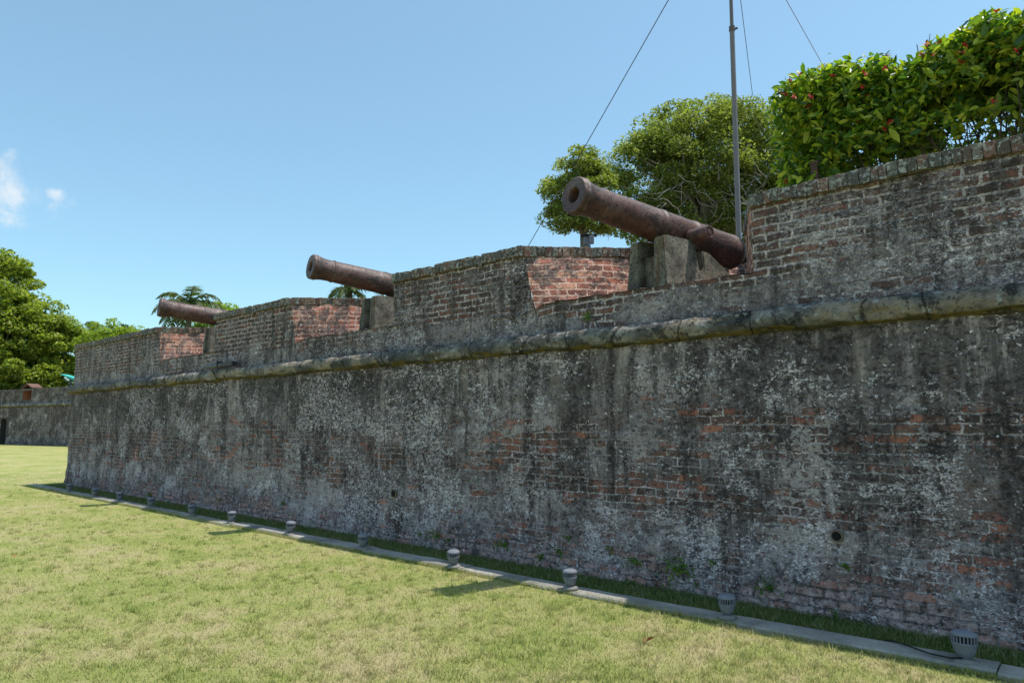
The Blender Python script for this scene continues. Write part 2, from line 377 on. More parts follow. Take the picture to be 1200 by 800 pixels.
# cordon moulding (rounded string course)
mb = MB(); n = 22; cx = xs + [XR]
cx = sorted(set([XL-.1] + cx)); vs = []; 
ZM, RM = 2.475, .110
for i, xx in enumerate(cx):
    ww = noise.noise(Vector((xx*.7, 0, 0)))*.018 + noise.noise(Vector((xx*2.6, 4, 0)))*.010
    rr = RM*(1 + .08*noise.noise(Vector((xx*1.9, 9, 0))) + .07*noise.noise(Vector((xx*6, 2, 0))))
    for k in range(n+1):
        a = math.pi*(.5 + k/n)   # from top, outward (-y), to the bottom
        d = noise.noise(Vector((xx*6, math.cos(a)*1.5, math.sin(a)*1.5)))*.010 + noise.noise(Vector((xx*19, math.cos(a)*4, math.sin(a)*4)))*.007
        q_ = noise.noise(Vector((xx*2.3, math.cos(a)*1.2+8, math.sin(a)*1.2))); d -= .018*max(0, q_-.28)/.3 if q_ > .28 else 0
        vs.append((xx, WY+.01+math.cos(a)*(rr+d)*1.12, ZM+ww+math.sin(a)*(rr+d)))
fs = [(i*(n+1)+k, (i+1)*(n+1)+k, (i+1)*(n+1)+k+1, i*(n+1)+k+1) for i in range(len(cx)-1) for k in range(n)]
mb.add(vs, fs)
mb.add([vs[k] for k in range(n+1)] + [(XL-.1, WY+.02, ZM)], [tuple(range(n+2))])
mb.tube([(XL, WY, ZM), (XL, 26, ZM)], RM, 16)
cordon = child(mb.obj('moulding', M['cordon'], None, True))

# parapet body (below the embrasure sills) with a sloping plastered sill surface
EMB = [(-5.24, -2.48), (-10.33, -7.65), (-15.62, -12.99)]
def sillz(x, y): return ZS + .07*(y-WY)
mb = MB()
YP = WY+.03
def front(x0, x1, z0, z1, y=YP, res=.045, m=mb, sag=None):
    nu = max(2, int((x1-x0)/res)); nv = max(2, int((z1-z0)/res))
    v, f, u = grid((x0, y, z0), (x1-x0, 0, 0), (0, 0, z1-z0), nu, nv, uv0=(x0, z0), b=.009)
    if sag:
        for i, p in enumerate(v):
            s = sag(p.x); p.z = z0 + (p.z-z0)*((z1-s-z0)/(z1-z0)); v[i] = p
    m.add(v, f, u)
for a, b in EMB:
    sg = lambda x, a=a: .10*max(0, 1-(x-a)/.45)**1.5 + .018*noise.noise(Vector((x*5, 0, 2)))+.012*noise.noise(Vector((x*14, 0, 2)))
    front(a, b, ZM-.05, ZS, sag=sg)
    # sill surface
    nu, nv = 60, 44; vs, uvs = [], []
    for j in range(nv+1):
        for i in range(nu+1):
            yy = YP + .02 + 2.75*j/nv; xx = a-.5 + (b-a+1.)*i/nu
            p = Vector((xx, yy, sillz(xx, yy)+.01)); p += jig(p, .01, 2, .008)
            if j == 0: p.y -= .03; p.z = min(p.z, ZS+.004) - sg(max(a, min(b, xx))) - .005
            elif j < 3: p.z -= sg(max(a, min(b, xx)))*.5
            vs.append(p); uvs.append((xx, yy))
    fs = [(j*(nu+1)+i, j*(nu+1)+i+1, (j+1)*(nu+1)+i+1, (j+1)*(nu+1)+i) for j in range(nv) for i in range(nu)]
    mb.add(vs, fs, uvs)
child(mb.obj('sill_course', M['sill'], None, True))

def merlon(x0, x1, lab, left_open=True, right_open=True):
    """footprint with splayed cheeks; front face, cheeks, top; coping of bricks on edge is its child"""
    out = [(x0, YP), (x1, YP)]
    right = [(x1+1.03, 7.22), (x1+1.80, 8.80)] if right_open else [(x1, 8.8)]
    left = [(x0-.42, 7.0), (x0-.42, 8.8)] if left_open else [(x0, 8.8)]
    ztop = lambda x, y: ZT - .115 + .055*max(0, y-7.1)
    mb = MB()
    k0 = len(mb.v); front(x0, x1, ZM-.05, ZT-.115, m=mb, res=.045)
    if right_open:
        for i in range(k0, len(mb.v)):
            vx, vy, vz = mb.v[i]; tt = min(1, max(0, (vz-(ZS-.2))/(ZT-.115-ZS+.2)))
            nxx = x0+(vx-x0)*(1+.26*.72*(1-tt)/(x1-x0)); mb.uv[i] = (mb.uv[i][0]+nxx-vx, mb.uv[i][1]); mb.v[i] = (nxx, vy, vz)
    def side(pts, z0=ZS-.2, mi=1, bat=0.):
        u0 = 0
        for (ax, ay), (bx, by) in zip(pts[:-1], pts[1:]):
            L = math.hypot(bx-ax, by-ay); nu = max(3, int(L/.045)); nv = 20; vs = []; uvs = []
            for j in range(nv+1):
                for i in range(nu+1):
                    t_ = i/nu; x = ax+(bx-ax)*t_; y = ay+(by-ay)*t_; z = z0+(ztop(x, y)-z0)*j/nv; x += bat*(1-j/nv)*.72; y -= bat*(1-j/nv)*.45*min(1, max(0, (y-YP)/.3))
                    p = Vector((x, y, z)); p += jig(p, .014, 1.6, .011); vs.append(p); uvs.append((u0+L*t_, z))
            f = [(j*(nu+1)+i, j*(nu+1)+i+1, (j+1)*(nu+1)+i+1, (j+1)*(nu+1)+i) for j in range(nv) for i in range(nu)]
            mb.add(vs, f, uvs, mi); u0 += L
    side([(x1, YP)]+right, bat=.26 if right_open else 0.); side(([(x0, YP)]+left)); side([right[-1], left[-1]], 2.4, 0)
    poly = [(x0, YP), (x1, YP)] + right + left[::-1]
    mb.add([(x, y, ztop(x, y)+.085) for x, y in poly], [tuple(range(len(poly)))], mi=2)
    o = child(mb.obj('merlon', [M['parapet'], M['cheek'], M['mortar']], None, True))
    # coping: individual bricks on edge
    cb = MB(); core = MB()
    def run(p, q, nrm, over=.05, mi=0):
        p, q = Vector((*p, 0)), Vector((*q, 0)); L = (q-p).length; d = (q-p)/L; n_ = Vector((*nrm, 0)).normalized()
        s = 0.
        while s < L-.03:
            wdt = random.uniform(.058, .095); wdt = min(wdt, L-s); c = p + d*(s+wdt/2)
            dep = .26; h = .118+random.uniform(-.004, .004); o_ = over + random.uniform(-.009, .008)
            c2 = c + n_*(o_ - dep/2); zc = ztop(c2.x, c2.y) + h/2 - .003 + noise.noise(Vector((c.x*1.3, c.y, 3)))*.012
            if random.random() < .04: zc -= .03
            cb.box((c2.x, c2.y, zc), (wdt-.002, dep, h), math.atan2(d.y, d.x)+random.uniform(-.015, .015), mi, .006, random.uniform(-.015, .015))
            s += wdt+.0015
        c = (p+q)/2 + n_*(over-.035-.12); zc = ztop(c.x, c.y)+.05
        cb.box((c.x, c.y, zc), (L, .24, .094), math.atan2(d.y, d.x), 2)
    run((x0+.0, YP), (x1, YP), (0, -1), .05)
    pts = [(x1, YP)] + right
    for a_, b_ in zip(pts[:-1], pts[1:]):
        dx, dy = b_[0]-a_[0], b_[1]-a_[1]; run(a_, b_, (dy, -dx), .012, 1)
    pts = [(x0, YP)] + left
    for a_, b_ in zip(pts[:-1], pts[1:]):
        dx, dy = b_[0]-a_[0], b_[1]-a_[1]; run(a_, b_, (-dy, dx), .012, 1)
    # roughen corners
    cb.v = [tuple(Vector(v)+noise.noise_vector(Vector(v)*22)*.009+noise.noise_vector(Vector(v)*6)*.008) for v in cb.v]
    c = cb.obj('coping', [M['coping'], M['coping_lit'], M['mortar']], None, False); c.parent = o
    return o
merlon(-2.48, 5.0, '', True, False)
merlon(-7.65, -5.24, '')
merlon(-12.99, -10.33, '')
merlon(XL, -15.62, '', False, True)

# drain pipes in the wall
def drain(x, z, r, pale):
    mb = MB(); Mx = Matrix.Translation((x, WY-.035, z)) @ Matrix.Rotation(R(-90), 4, 'X')
    mb.lathe([(r*.72, .30), (r*.74, .02), (r*.80, .002), (r, 0), (r*1.06, .012), (r*1.08, .30)], 24, Mx, 0, False)
    mb.lathe([(r*.78, .0), (r*.78, .001)], 24, Matrix.Translation((x, WY-.030, z)) @ Matrix.Rotation(R(-90), 4, 'X'), 1)  # black disc near the mouth paints the shade inside the pipe
    child(mb.obj('drain_pipe', [simple('clay_pipe', (.17, .13, .09), .9), simple('pipe_shade', (.01, .01, .01), 1.)], None, True, 50))
drain(-1.87, .66, .047, 1); drain(-7.52, .64, .055, 0)

# rampart terreplein behind the parapet (grown-over earth)
mb = MB()
mb.add([(XL+.3, 8.4, 2.75), (60, 8.4, 2.75), (60, 60, 2.75), (XL+.3, 60, 2.75)], [(0, 1, 2, 3)])
mb.add([(XL+.3, 8.4, -.1), (60, 8.4, -.1), (60, 8.4, 2.75), (XL+.3, 8.4, 2.75)], [(0, 1, 2, 3)])
tag(mb.obj('rampart_ground', M['soil']), kind='structure')

# ------------------------------------------------------------------ ground and lawn
def lawncolor(t, P, green=0.):
    a = t.noise(P, .55, 5, .6); b = t.noise(P, 2.2, 5, .65); c = t.noise(P, 9, 5, .7); d = t.noise(P, 55, 5, .75)
    f = t.math('ADD', t.math('MULTIPLY', a, .45), t.math('ADD', t.math('MULTIPLY', b, .35), t.math('MULTIPLY', c, .3)))
    f = t.math('SUBTRACT', f, green)
    col = t.ramp(f, [(.36, (.17, .25, .045)), (.47, (.31, .36, .09)), (.55, (.43, .43, .15)), (.66, (.56, .47, .26))])
    col = t.mix(t.step(d, .45, .7), col, t.mix(.5, col, (.44, .40, .22)))
    col = t.mix(t.step(d, .46, .30), col, t.mix(.55, col, (.05, .07, .015)))
    return col, d, c
mt, t = mat('lawn_ground'); P = t.obj(); col, d, c = lawncolor(t, P)
yy = t.sep(P)[1]
lc = t.ramp(t.noise(P, 6, 5, .7), [(.35, (.06, .09, .02)), (.55, (.12, .15, .045)), (.68, (.24, .19, .11))])
xx_ = t.sep(P)[0]
strip = t.math('MULTIPLY', t.step(yy, 5.45, 5.5), t.math('MULTIPLY', t.step(yy, 6.4, 6.3), t.step(xx_, -21.5, -20.9)))
col = t.mix(1., col, (.78, .78, .76), 'MULTIPLY'); col = t.mix(strip, col, lc)  # soil colour darkened to carry the shadows between grass blades
t.out(t.bsdf(col, .95, t.bump(t.math('ADD', d, c), .8, .03), spec=.1)); M['lawn'] = mt
def gz(x, y):
    return 0.035*np.sin(x*.55+1)*np.sin(y*.7)*np.clip((5.0-y)/2, 0, 1) + .0
mb = MB()
X = np.concatenate([np.linspace(-900, -60, 12), np.linspace(-58, -24, 20), np.arange(-23, 8, .5), np.linspace(10, 900, 14)])
Y = np.concatenate([np.linspace(-900, -30, 10), np.linspace(-25, 0, 14), np.arange(.5, 6.6, .3), np.linspace(7, 60, 12), np.linspace(80, 900, 8)])
GX, GY = np.meshgrid(X, Y); GZ = gz(GX, GY)*(np.abs(GX) < 24)
V = np.stack([GX, GY, GZ], -1).reshape(-1, 3); nX, nY = len(X), len(Y)
idx = np.arange(nX*nY).reshape(nY, nX)
F = np.stack([idx[:-1, :-1], idx[:-1, 1:], idx[1:, 1:], idx[1:, :-1]], -1).reshape(-1, 4)
tag(link('ground', raw('ground', V, F, V[:, :2], True), M['lawn']), kind='structure')

# grass blades
mt, t = mat('grass_blades'); P = t.obj(); rn = t.n('ShaderNodeNewGeometry').outputs['Random Per Island']
col, d, c = lawncolor(t, P)
xx_, yy = t.sep(P)[:2]
col = t.mix(t.math('MULTIPLY', t.step(yy, 5.5, 5.56), .9), col, t.ramp(t.noise(P, 6, 4, .6), [(.4, (.055, .10, .02)), (.6, (.12, .15, .05)), (.7, (.24, .20, .11))]))
col = t.mix(t.math('MULTIPLY', t.step(rn, .30, .0), .65), col, (.13, .20, .035))
col = t.mix(t.math('MULTIPLY', t.step(rn, .55, 1.), .60), col, (.58, .56, .29))
sh = t.n('ShaderNodeMixShader', {0: .35, 1: t.n('ShaderNodeBsdfDiffuse', {'Color': col}).outputs[0], 2: t.n('ShaderNodeBsdfTranslucent', {'Color': col}).outputs[0]}).outputs[0]
t.out(sh); M['blades'] = mt
def blades(n, samp, h0, h1, w, name, lab=None):
    x, y = samp(n); n = len(x); z = gz(x, y)*(np.abs(x) < 24)
    h = rng.uniform(h0, h1, n)*(1+0*x); a = rng.uniform(0, 2*np.pi, n); ln = rng.uniform(.1, 1.3, n)*h; b = rng.uniform(0, 2*np.pi, n)
    wx, wy = np.cos(a)*w/2, np.sin(a)*w/2
    base = np.stack([x, y, z-.002], -1)
    V = np.stack([base+np.stack([-wx, -wy, 0*x], -1), base+np.stack([wx, wy, 0*x], -1), base+np.stack([np.cos(b)*ln, np.sin(b)*ln, h], -1)], 1).reshape(-1, 3)
    F = np.arange(3*n).reshape(n, 3)
    return V, F
def dens(n):
    # distance-weighted from the standpoint, only in the seen sector
    d = 1.5*np.exp(rng.uniform(0, 1, n)*np.log(26/1.5)); a = rng.uniform(R(-60), R(60), n)
    fx, fy = -math.cos(th), math.sin(th); X = d*np.sin(a)*1.25; d = d*np.cos(a)*1.0
    x = X*math.sin(th)+d*fx; y = X*math.cos(th)+d*fy
    k = (y < 5.355+.02*np.sin(x*3)+.02*np.sin(x*11)) ; k |= (x < -21.3) & (y < 30)
    return x[k], y[k]
V1, F1 = blades(700000, dens, .012, .034, .007, 'a')
def stripd(n):
    x = rng.uniform(-21.2, .8, n); y = rng.uniform(5.60, 6.14, n); return x, y
V2, F2 = blades(90000, stripd, .02, .06, .007, 'b')
def edge(n):
    x = rng.uniform(-21.4, .8, n); y = 5.35+np.abs(rng.normal(0, .025, n)); return x, y
def tufts(n):
    c = dens(n//14); k = len(c[0]); j = rng.integers(0, k, n); x = c[0][j]+rng.normal(0, .022, n); y = c[1][j]+rng.normal(0, .022, n); q = y < 5.36; return x[q], y[q]
V4, F4 = blades(140000, tufts, .022, .055, .008, 'd')
V3, F3 = blades(30000, edge, .02, .055, .007, 'c')
V = np.concatenate([V1, V2, V3, V4]); F = np.concatenate([F1, F2+len(V1), F3+len(V1)+len(V2), F4+len(V1)+len(V2)+len(V3)])
tag(link('grass', raw('grass', V, F), M['blades']), 'short dry yellow green lawn grass below the rampart', 'grass', kind='stuff')

# kerb of concrete strips
mt, t = mat('kerb_concrete'); P = t.obj(); f = t.noise(P, 2.5, 5, .6); g = t.noise(P, 45, 5, .75)
c = t.ramp(f, [(.35, (.16, .152, .145)), (.50, (.28, .262, .245)), (.66, (.38, .352, .32))]); c = t.mix(t.step(g, .5, .75), c, (.16, .15, .13)); c = t.mix(t.step(g, .42, .3), c, (.36, .34, .31))
t.out(t.bsdf(c, .95, t.bump(g, .6, .01), spec=.2)); M['kerb'] = mt
LAMPS = [(-20.05, 5.46), (-18.30, 5.46), (-16.55, 5.47), (-14.95, 5.47), (-13.2, 5.48), (-11.05, 5.48), (-9.05, 5.47), (-7.28, 5.46), (-5.62, 5.42), (-4.06, 5.43), (-2.53, 5.47), (-.93, 5.47)]
LAMPS = [(-18.46, 5.47), (-16.77, 5.46), (-15.41, 5.48), (-13.85, 5.47), (-12.08, 5.45), (-10.71, 5.46), (-9.0, 5.45), (-7.30, 5.44), (-5.64, 5.41), (-4.07, 5.42), (-2.54, 5.46), (-.93, 5.48)]
mb = MB(); kx = [-21.45] + [l[0]+.12 for l in LAMPS[:-1]] + [-.75, 3.]
for a, b in zip(kx[:-1], kx[1:]):
    ya = random.uniform(-.03, .03); yb = random.uniform(-.03, .03); nn = 12
    vs = []
    for i in range(nn+1):
        s = i/nn; x = a+.006+(b-a-.012)*s; yc = 5.475+ya+(yb-ya)*s; hh = .036+.008*math.sin(a*7)
        w = .108+.012*noise.noise(Vector((x*3, 0, 0)))
        for (dy, dz) in ((-w, -.05), (-w, hh-.014), (-w+.012, hh), (w-.012, hh+.004), (w, hh-.01), (w, -.05)):
            p = Vector((x, yc+dy, dz)); p += noise.noise_vector(p*9)*.004; vs.append(p)
    fs = [(i*6+k, (i+1)*6+k, (i+1)*6+k+1, i*6+k+1) for i in range(nn) for k in range(5)] + [tuple(range(6)), tuple(nn*6+k for k in range(6))[::-1]]
    mb.add(vs, fs)
tag(mb.obj('kerb', M['kerb']), kind='structure')

# ------------------------------------------------------------------ cannons
mt, t = mat('rusted_iron'); P = t.obj(); f = t.noise(P, 2.6, 6, .65); g = t.noise(P, 20, 7, .75); k = t.noise(P, 75, 5, .7)
sl = t.noise(t.scale(P, (3, 3, 1.2)), 2.2, 6, .7)
c = t.ramp(f, [(.36, (.045, .020, .018)), (.48, (.095, .040, .032)), (.56, (.13, .070, .060)), (.66, (.17, .115, .105))])
c = t.mix(t.math('MULTIPLY', t.step(sl, .53, .58), .8), c, (.030, .017, .017))
c = t.mix(t.step(g, .52, .60), c, (.028, .013, .012)); c = t.mix(t.math('MULTIPLY', t.step(g, .43, .35), .5), c, (.16, .10, .09)); c = t.mix(t.math('MULTIPLY', t.step(k, .60, .66), .8), c, (.28, .11, .04))
c = t.mix(t.math('MULTIPLY', t.step(t.noise(P, 38, 5, .7), .64, .68), .6), c, (.26, .18, .15))
pt = t.n('ShaderNodeTexVoronoi', {'Vector': P, 'Scale': 60.}).outputs['Distance']
nrm = t.bump(t.math('ADD', t.math('ADD', t.math('MULTIPLY', g, 1.), t.math('MULTIPLY', k, .5)), t.math('MULTIPLY', t.step(sl, .53, .58), -.5)), .6, .006)
t.out(t.bsdf(c, t.math('ADD', t.math('MULTIPLY', g, .5), .28), nrm, spec=.5)); M['rust'] = mt
mt, t = mat('cradle_concrete'); P = t.obj(); f = t.noise(P, 3.5, 6, .65); g = t.noise(P, 30, 6, .75)
c = t.ramp(f, [(.35, (.07, .063, .053)), (.5, (.165, .15, .12)), (.66, (.27, .24, .19))]); c = t.mix(t.step(g, .5, .62), c, (.05, .045, .04)); c = t.mix(t.step(g, .4, .28), c, (.40, .37, .30))
st = t.noise(t.scale(P, (9, 9, 1.)), 1., 4, .6); c = t.mix(t.math('MULTIPLY', t.step(st, .55, .7), .6), c, (.13, .065, .035))
t.out(t.bsdf(c, .95, t.bump(g, .8, .012), spec=.15)); M['cradle'] = mt
M['bore_shade'] = simple('bore_shade_black', (.012, .010, .010), 1., .2)

def cannon_parts():
    L = 2.68
    pr = [(.001, -.02), (.085, -.012)]
    # muzzle face at z=0 (front) going backwards along +z
    out = [(.078, .62), (.078, .01), (.084, .0), (.178, -.004), (.186, .004), (.190, .018), (.190, .035), (.183, .042), (.186, .050), (.192, .058), (.194, .07),
           (.189, .085), (.176, .13), (.166, .19), (.161, .27), (.162, .325), (.170, .333), (.172, .345), (.170, .357), (.163, .365),
           (.170, .75), (.176, 1.15), (.177, 1.18), (.184, 1.19), (.186, 1.21), (.184, 1.235), (.181, 1.25), (.187, 1.62), (.188, 1.70), (.195, 1.71), (.197, 1.735), (.195, 1.76),
           (.192, 1.78), (.198, 2.25), (.199, 2.36), (.207, 2.38), (.210, 2.42), (.208, 2.46), (.198, 2.50), (.170, 2.54), (.12, 2.57), (.07, 2.59), (.055, 2.61), (.06, 2.63), (.085, 2.66), (.09, 2.70), (.07, 2.745), (.02, 2.765)]
    return out
def cannon(label, muz, brc, copyof=None):
    """muzzle centre and breech centre in world"""
    muz, brc = Vector(muz), Vector(brc); d = (brc-muz).normalized()
    xax = Vector((0, 0, 1)).cross(d).normalized() * -1      # sideways
    xax = d.cross(Vector((0, 0, 1))).normalized(); yax = d.cross(xax)
    Mx = Matrix((xax, yax, d)).transposed().to_4x4(); Mx.translation = muz
    e = empty('cannon', muz, label, 'cannon', 'old iron cannons on the rampart'); e.matrix_world = Mx
    return e
def build_cannon(e):
    mb = MB(); mb.lathe(cannon_parts(), 64); 
    mb.v = [tuple(Vector(v)+noise.noise_vector(Vector(v)*9)*.0025) for v in mb.v]
    mb.obj('barrel', M['rust'], e, False, 40)
    mb = MB(); mb.lathe([(.0785, .12), (.0785, .121)], 24); mb.obj('bore_shade', M['bore_shade'], e)  # black disc set in the barrel paints the darkness of its bore
    for s in (-1, 1):
        mb = MB(); A = Matrix.Translation((s*.19, .085, 1.54)) @ Matrix.Rotation(R(90)*s, 4, 'Y')
        mb.lathe([(.078, 0), (.078, .245), (.073, .257), (.058, .259), (.055, .250), (.032, .250), (.029, .257), (.001, .257)], 28, A, 0, False)
        mb.obj('trunnion', M['rust'], e, False, 40)
c1 = cannon('largest rusty cannon on a concrete cradle in the nearest embrasure', (-4.0, 5.47, 3.84), (-3.40, 8.06, 3.57))
build_cannon(c1)
def dup_tree(o, delta, label):
    r = o.copy(); COL.objects.link(r); mw = o.matrix_world.copy(); mw.translation = mw.translation + Vector(delta); r.matrix_world = mw
    r['label'] = label
    for ch in o.children:
        c = ch.copy(); COL.objects.link(c); c.parent = r; c.matrix_parent_inverse = ch.matrix_parent_inverse.copy()
        for gch in ch.children:
            g_ = gch.copy(); COL.objects.link(g_); g_.parent = c; g_.matrix_parent_inverse = gch.matrix_parent_inverse.copy()
    return r
D2 = (-5.10, .25, .09); D3 = (-10.42, .18, .06)
# concrete cradles
def cradle():
    ax = Vector((.60, 2.59, 0)).normalized(); ang = math.atan2(ax.y, ax.x)-R(90)
    e = empty('cannon_cradle', (-3.775, 6.47, sillz(0, 6.47)), 'large weathered concrete cradle with slotted sides under the nearest cannon', 'cannon cradle', 'concrete cradles under the cannons')
    e.rotation_euler = (0, 0, ang)
    prof = [(-.03, -.06), (-.0, .575), (.08, .59), (.52, .585), (.525, .31), (.54, .265), (.57, .245), (.60, .265), (.615, .31), (.62, .49), (.74, .48), (1.36, .10), (1.38, -.06)]
    for s in (-1, 1):
        mb = MB(); x0, x1 = s*.245, s*.105
        vs = [(x0*(1.22-.42*max(0, z)), y, z) for y, z in prof] + [(x1, y, z) for y, z in prof]; k = len(prof)
        fs = [tuple(range(k)), tuple(range(2*k-1, k-1, -1))] + [(i, (i+1) % k, k+(i+1) % k, k+i) for i in range(k)]
        bm = bmesh.new(); bv = [bm.verts.new(v) for v in vs]; [bm.faces.new([bv[i] for i in f]) for f in fs]
        bmesh.ops.recalc_face_normals(bm, faces=bm.faces[:])
        bmesh.ops.bevel(bm, geom=[q for q in bm.edges if q.calc_face_angle(0) > .5], offset=.012, segments=2, affect='EDGES')
        mb.bm(bm); mb.obj('side_wall', M['cradle'], e)
    mb = MB(); mb.box((0, .67, .17), (.206, 1.18, .46), 0, 0, .01); mb.obj('floor_block', M['cradle'], e)
    return e
k1 = cradle()
bpy.context.view_layer.update()
dup_tree(c1, D2, 'middle rusty cannon jutting out over the second embrasure'); dup_tree(c1, D3, 'smallest farthest rusty cannon, in front of the palm tree')
dup_tree(k1, (D2[0], D2[1]-.1, 0), 'narrow grey concrete cradle under the middle cannon'); dup_tree(k1, (D3[0], D3[1]-.1, 0), 'farthest concrete cradle, mostly hidden, under the smallest cannon')

# ------------------------------------------------------------------ ground lamps
M['lamp_grey'] = simple('lamp_housing', (.17, .18, .215), .65, .35, 14, .3)
M['lamp_dark'] = simple('lamp_inside', (.015, .015, .018), .8)
M['lamp_base'] = simple('lamp_mortar', (.22, .205, .19), .95, .3, 20, .8)
def lamp():
    e = empty('garden_lamp', (0, 0, .048), '', 'garden lamp', 'round floodlights along the kerb')
    mb = MB(); mb.lathe([(.030, .014), (.038, .022), (.050, .036), (.061, .058), (.0685, .094), (.073, .097), (.073, .106), (.070, .108)], 32)
    mb.obj('housing', M['lamp_grey'], e, False, 40)
    mb = MB(); mb.lathe([(.060, .104), (.062, .150)], 32); mb.obj('core', M['lamp_dark'], e)
    mb = MB()
    for k in range(22):
        a = 2*math.pi*k/22; mb.box((.0685*math.cos(a), .0685*math.sin(a), .128), (.009, .007, .044), a)
    mb.obj('grille', M['lamp_grey'], e)
    mb = MB(); mb.lathe([(.068, .148), (.0755, .149), (.0755, .158), (.070, .168), (.053, .178), (.028, .184), (.001, .186)], 32); mb.obj('cap', M['lamp_grey'], e, False, 40)
    mb = MB(); mb.lathe([(.085, -.02), (.078, .004), (.055, .011), (.024, .014), (.022, .03)], 20); mb.v = [tuple(Vector(v)+noise.noise_vector(Vector(v)*25)*.008) for v in mb.v]
    mb.obj('foot', M['lamp_base'], e, True)
    return e
LL = ['farthest shaded ground lamp, nearest the far wall corner', 'shaded grey ground lamp, second from the far wall corner', 'small sunlit ground lamp, third from the far corner', 'small sunlit ground lamp, fourth from the far corner',
      'shaded grey ground lamp, fifth from the far corner', 'sunlit pale ground lamp sixth from the far corner', 'sunlit ground lamp beside the middle cannon shadow, with a cable stub', 'grey shaded ground lamp, fifth from the right edge',
      'sunlit ground lamp beside the nearest cannon shadow', 'pale sunlit slotted ground lamp, third from the right edge', 'shaded grey slotted ground lamp, second from the right edge', 'nearest and largest grey dome ground lamp with a black cable']
l0 = lamp(); bpy.context.view_layer.update()
for i, (x, y) in enumerate(LAMPS):
    o = l0 if i == 0 else dup_tree(l0, (0, 0, 0), LL[i])
    o['label'] = LL[i]; o.matrix_world = Matrix.Translation((x, y+.0, .048)) @ Matrix.Rotation(random.uniform(0, 6), 4, 'Z') @ Matrix.Rotation(R(random.uniform(0, 7)), 4, 'X') @ Matrix.Scale(.92, 4)
    if i == 11: o.matrix_world = Matrix.Translation((x, y, .046)) @ Matrix.Rotation(R(-6), 4, 'X') @ Matrix.Scale(1.03, 4)
mb = MB(); mb.tube([(-1.46, 5.62, .03), (-1.38, 5.57, .062), (-1.25, 5.50, .064), (-1.12, 5.42, .064), (-1.0, 5.41, .064), (-.93, 5.46, .066)], .006, 6)
tag(mb.obj('cable', simple('black_rubber', (.012, .012, .012), .6), None, True), 'black cable trailing over the kerb to the nearest lamp', 'cable')

# linear floodlight lying on the moulding
fl = empty('floodlight', (-12.45, 6.0, 2.61), 'small dark tube floodlight lying on the moulding below the third merlon', 'floodlight')
mb = MB(); mb.tube([(-.50, 0, .03), (.08, 0, .03)], .045, 16); mb.obj('tube_body', simple('tube_metal', (.09, .09, .10), .5, .2), fl, True, 40)
mb = MB(); mb.box((.32, 0, .035), (.46, .10, .075), 0, 0, .012); mb.box((-.02, 0, .05), (.05, .12, .11), 0, 0, .01); mb.obj('driver_box', simple('dark_metal', (.035, .03, .03), .5), fl)

# ------------------------------------------------------------------ foliage
def leafmat(name, stops, trans=.35, gloss=.25, rough=.45):
    mt, t = mat(name); g = t.n('ShaderNodeNewGeometry'); rn = g.outputs['Random Per Island']; P = t.obj()
    f = t.math('ADD', t.math('MULTIPLY', rn, .6), t.math('MULTIPLY', t.noise(P, .8, 3, .6), .4))
    col = t.ramp(f, stops)
    d = t.n('ShaderNodeBsdfPrincipled', {'Base Color': col, 'Roughness': rough, 'Specular IOR Level': gloss}).outputs[0]
    tc = t.mix(1., col, (1., 1.15, .45), 'MULTIPLY'); tc = t.mix(.5, tc, t.mix(1., tc, (1.9, 1.9, 1.9), 'MULTIPLY'))
    tr = t.n('ShaderNodeBsdfTranslucent', {'Color': tc}).outputs[0]
    t.out(t.n('ShaderNodeMixShader', {0: trans, 1: d, 2: tr}).outputs[0]); return mt
M['leaf'] = leafmat('tree_leaves', [(.2, (.08, .115, .022)), (.45, (.19, .24, .04)), (.65, (.32, .35, .06)), (.85, (.44, .44, .12))], .45)
M['leaf_bright'] = leafmat('bright_leaves', [(.2, (.14, .20, .03)), (.5, (.24, .31, .05)), (.8, (.36, .40, .09))], .45)
M['leaf_olive'] = leafmat('olive_leaves', [(.2, (.08, .11, .026)), (.45, (.19, .22, .05)), (.65, (.30, .32, .10)), (.9, (.42, .41, .19))], .42)
M['leaf_dark'] = leafmat('dark_leaves', [(.2, (.02, .035, .014)), (.5, (.035, .055, .02)), (.8, (.06, .085, .03))])
M['leaf_hedge'] = leafmat('hedge_leaves', [(.15, (.02, .06, .012)), (.36, (.07, .15, .018)), (.55, (.22, .30, .03)), (.75, (.44, .47, .045)), (.9, (.66, .56, .06))], .42, .5, .35)
M['leaf_palm'] = leafmat('palm_leaves', [(.2, (.035, .06, .015)), (.5, (.07, .10, .03)), (.85, (.17, .19, .08))])
M['flower'] = simple('red_petals', (.50, .035, .03), .6, .45)
M['bark'] = simple('bark', (.16, .13, .10), .95, .4, 10, .8)
M['bark_pale'] = simple('pale_bark', (.33, .29, .25), .95, .35, 10, .6)
M['twig'] = simple('twig_bark', (.10, .075, .055), .95, .3, 12, .6)

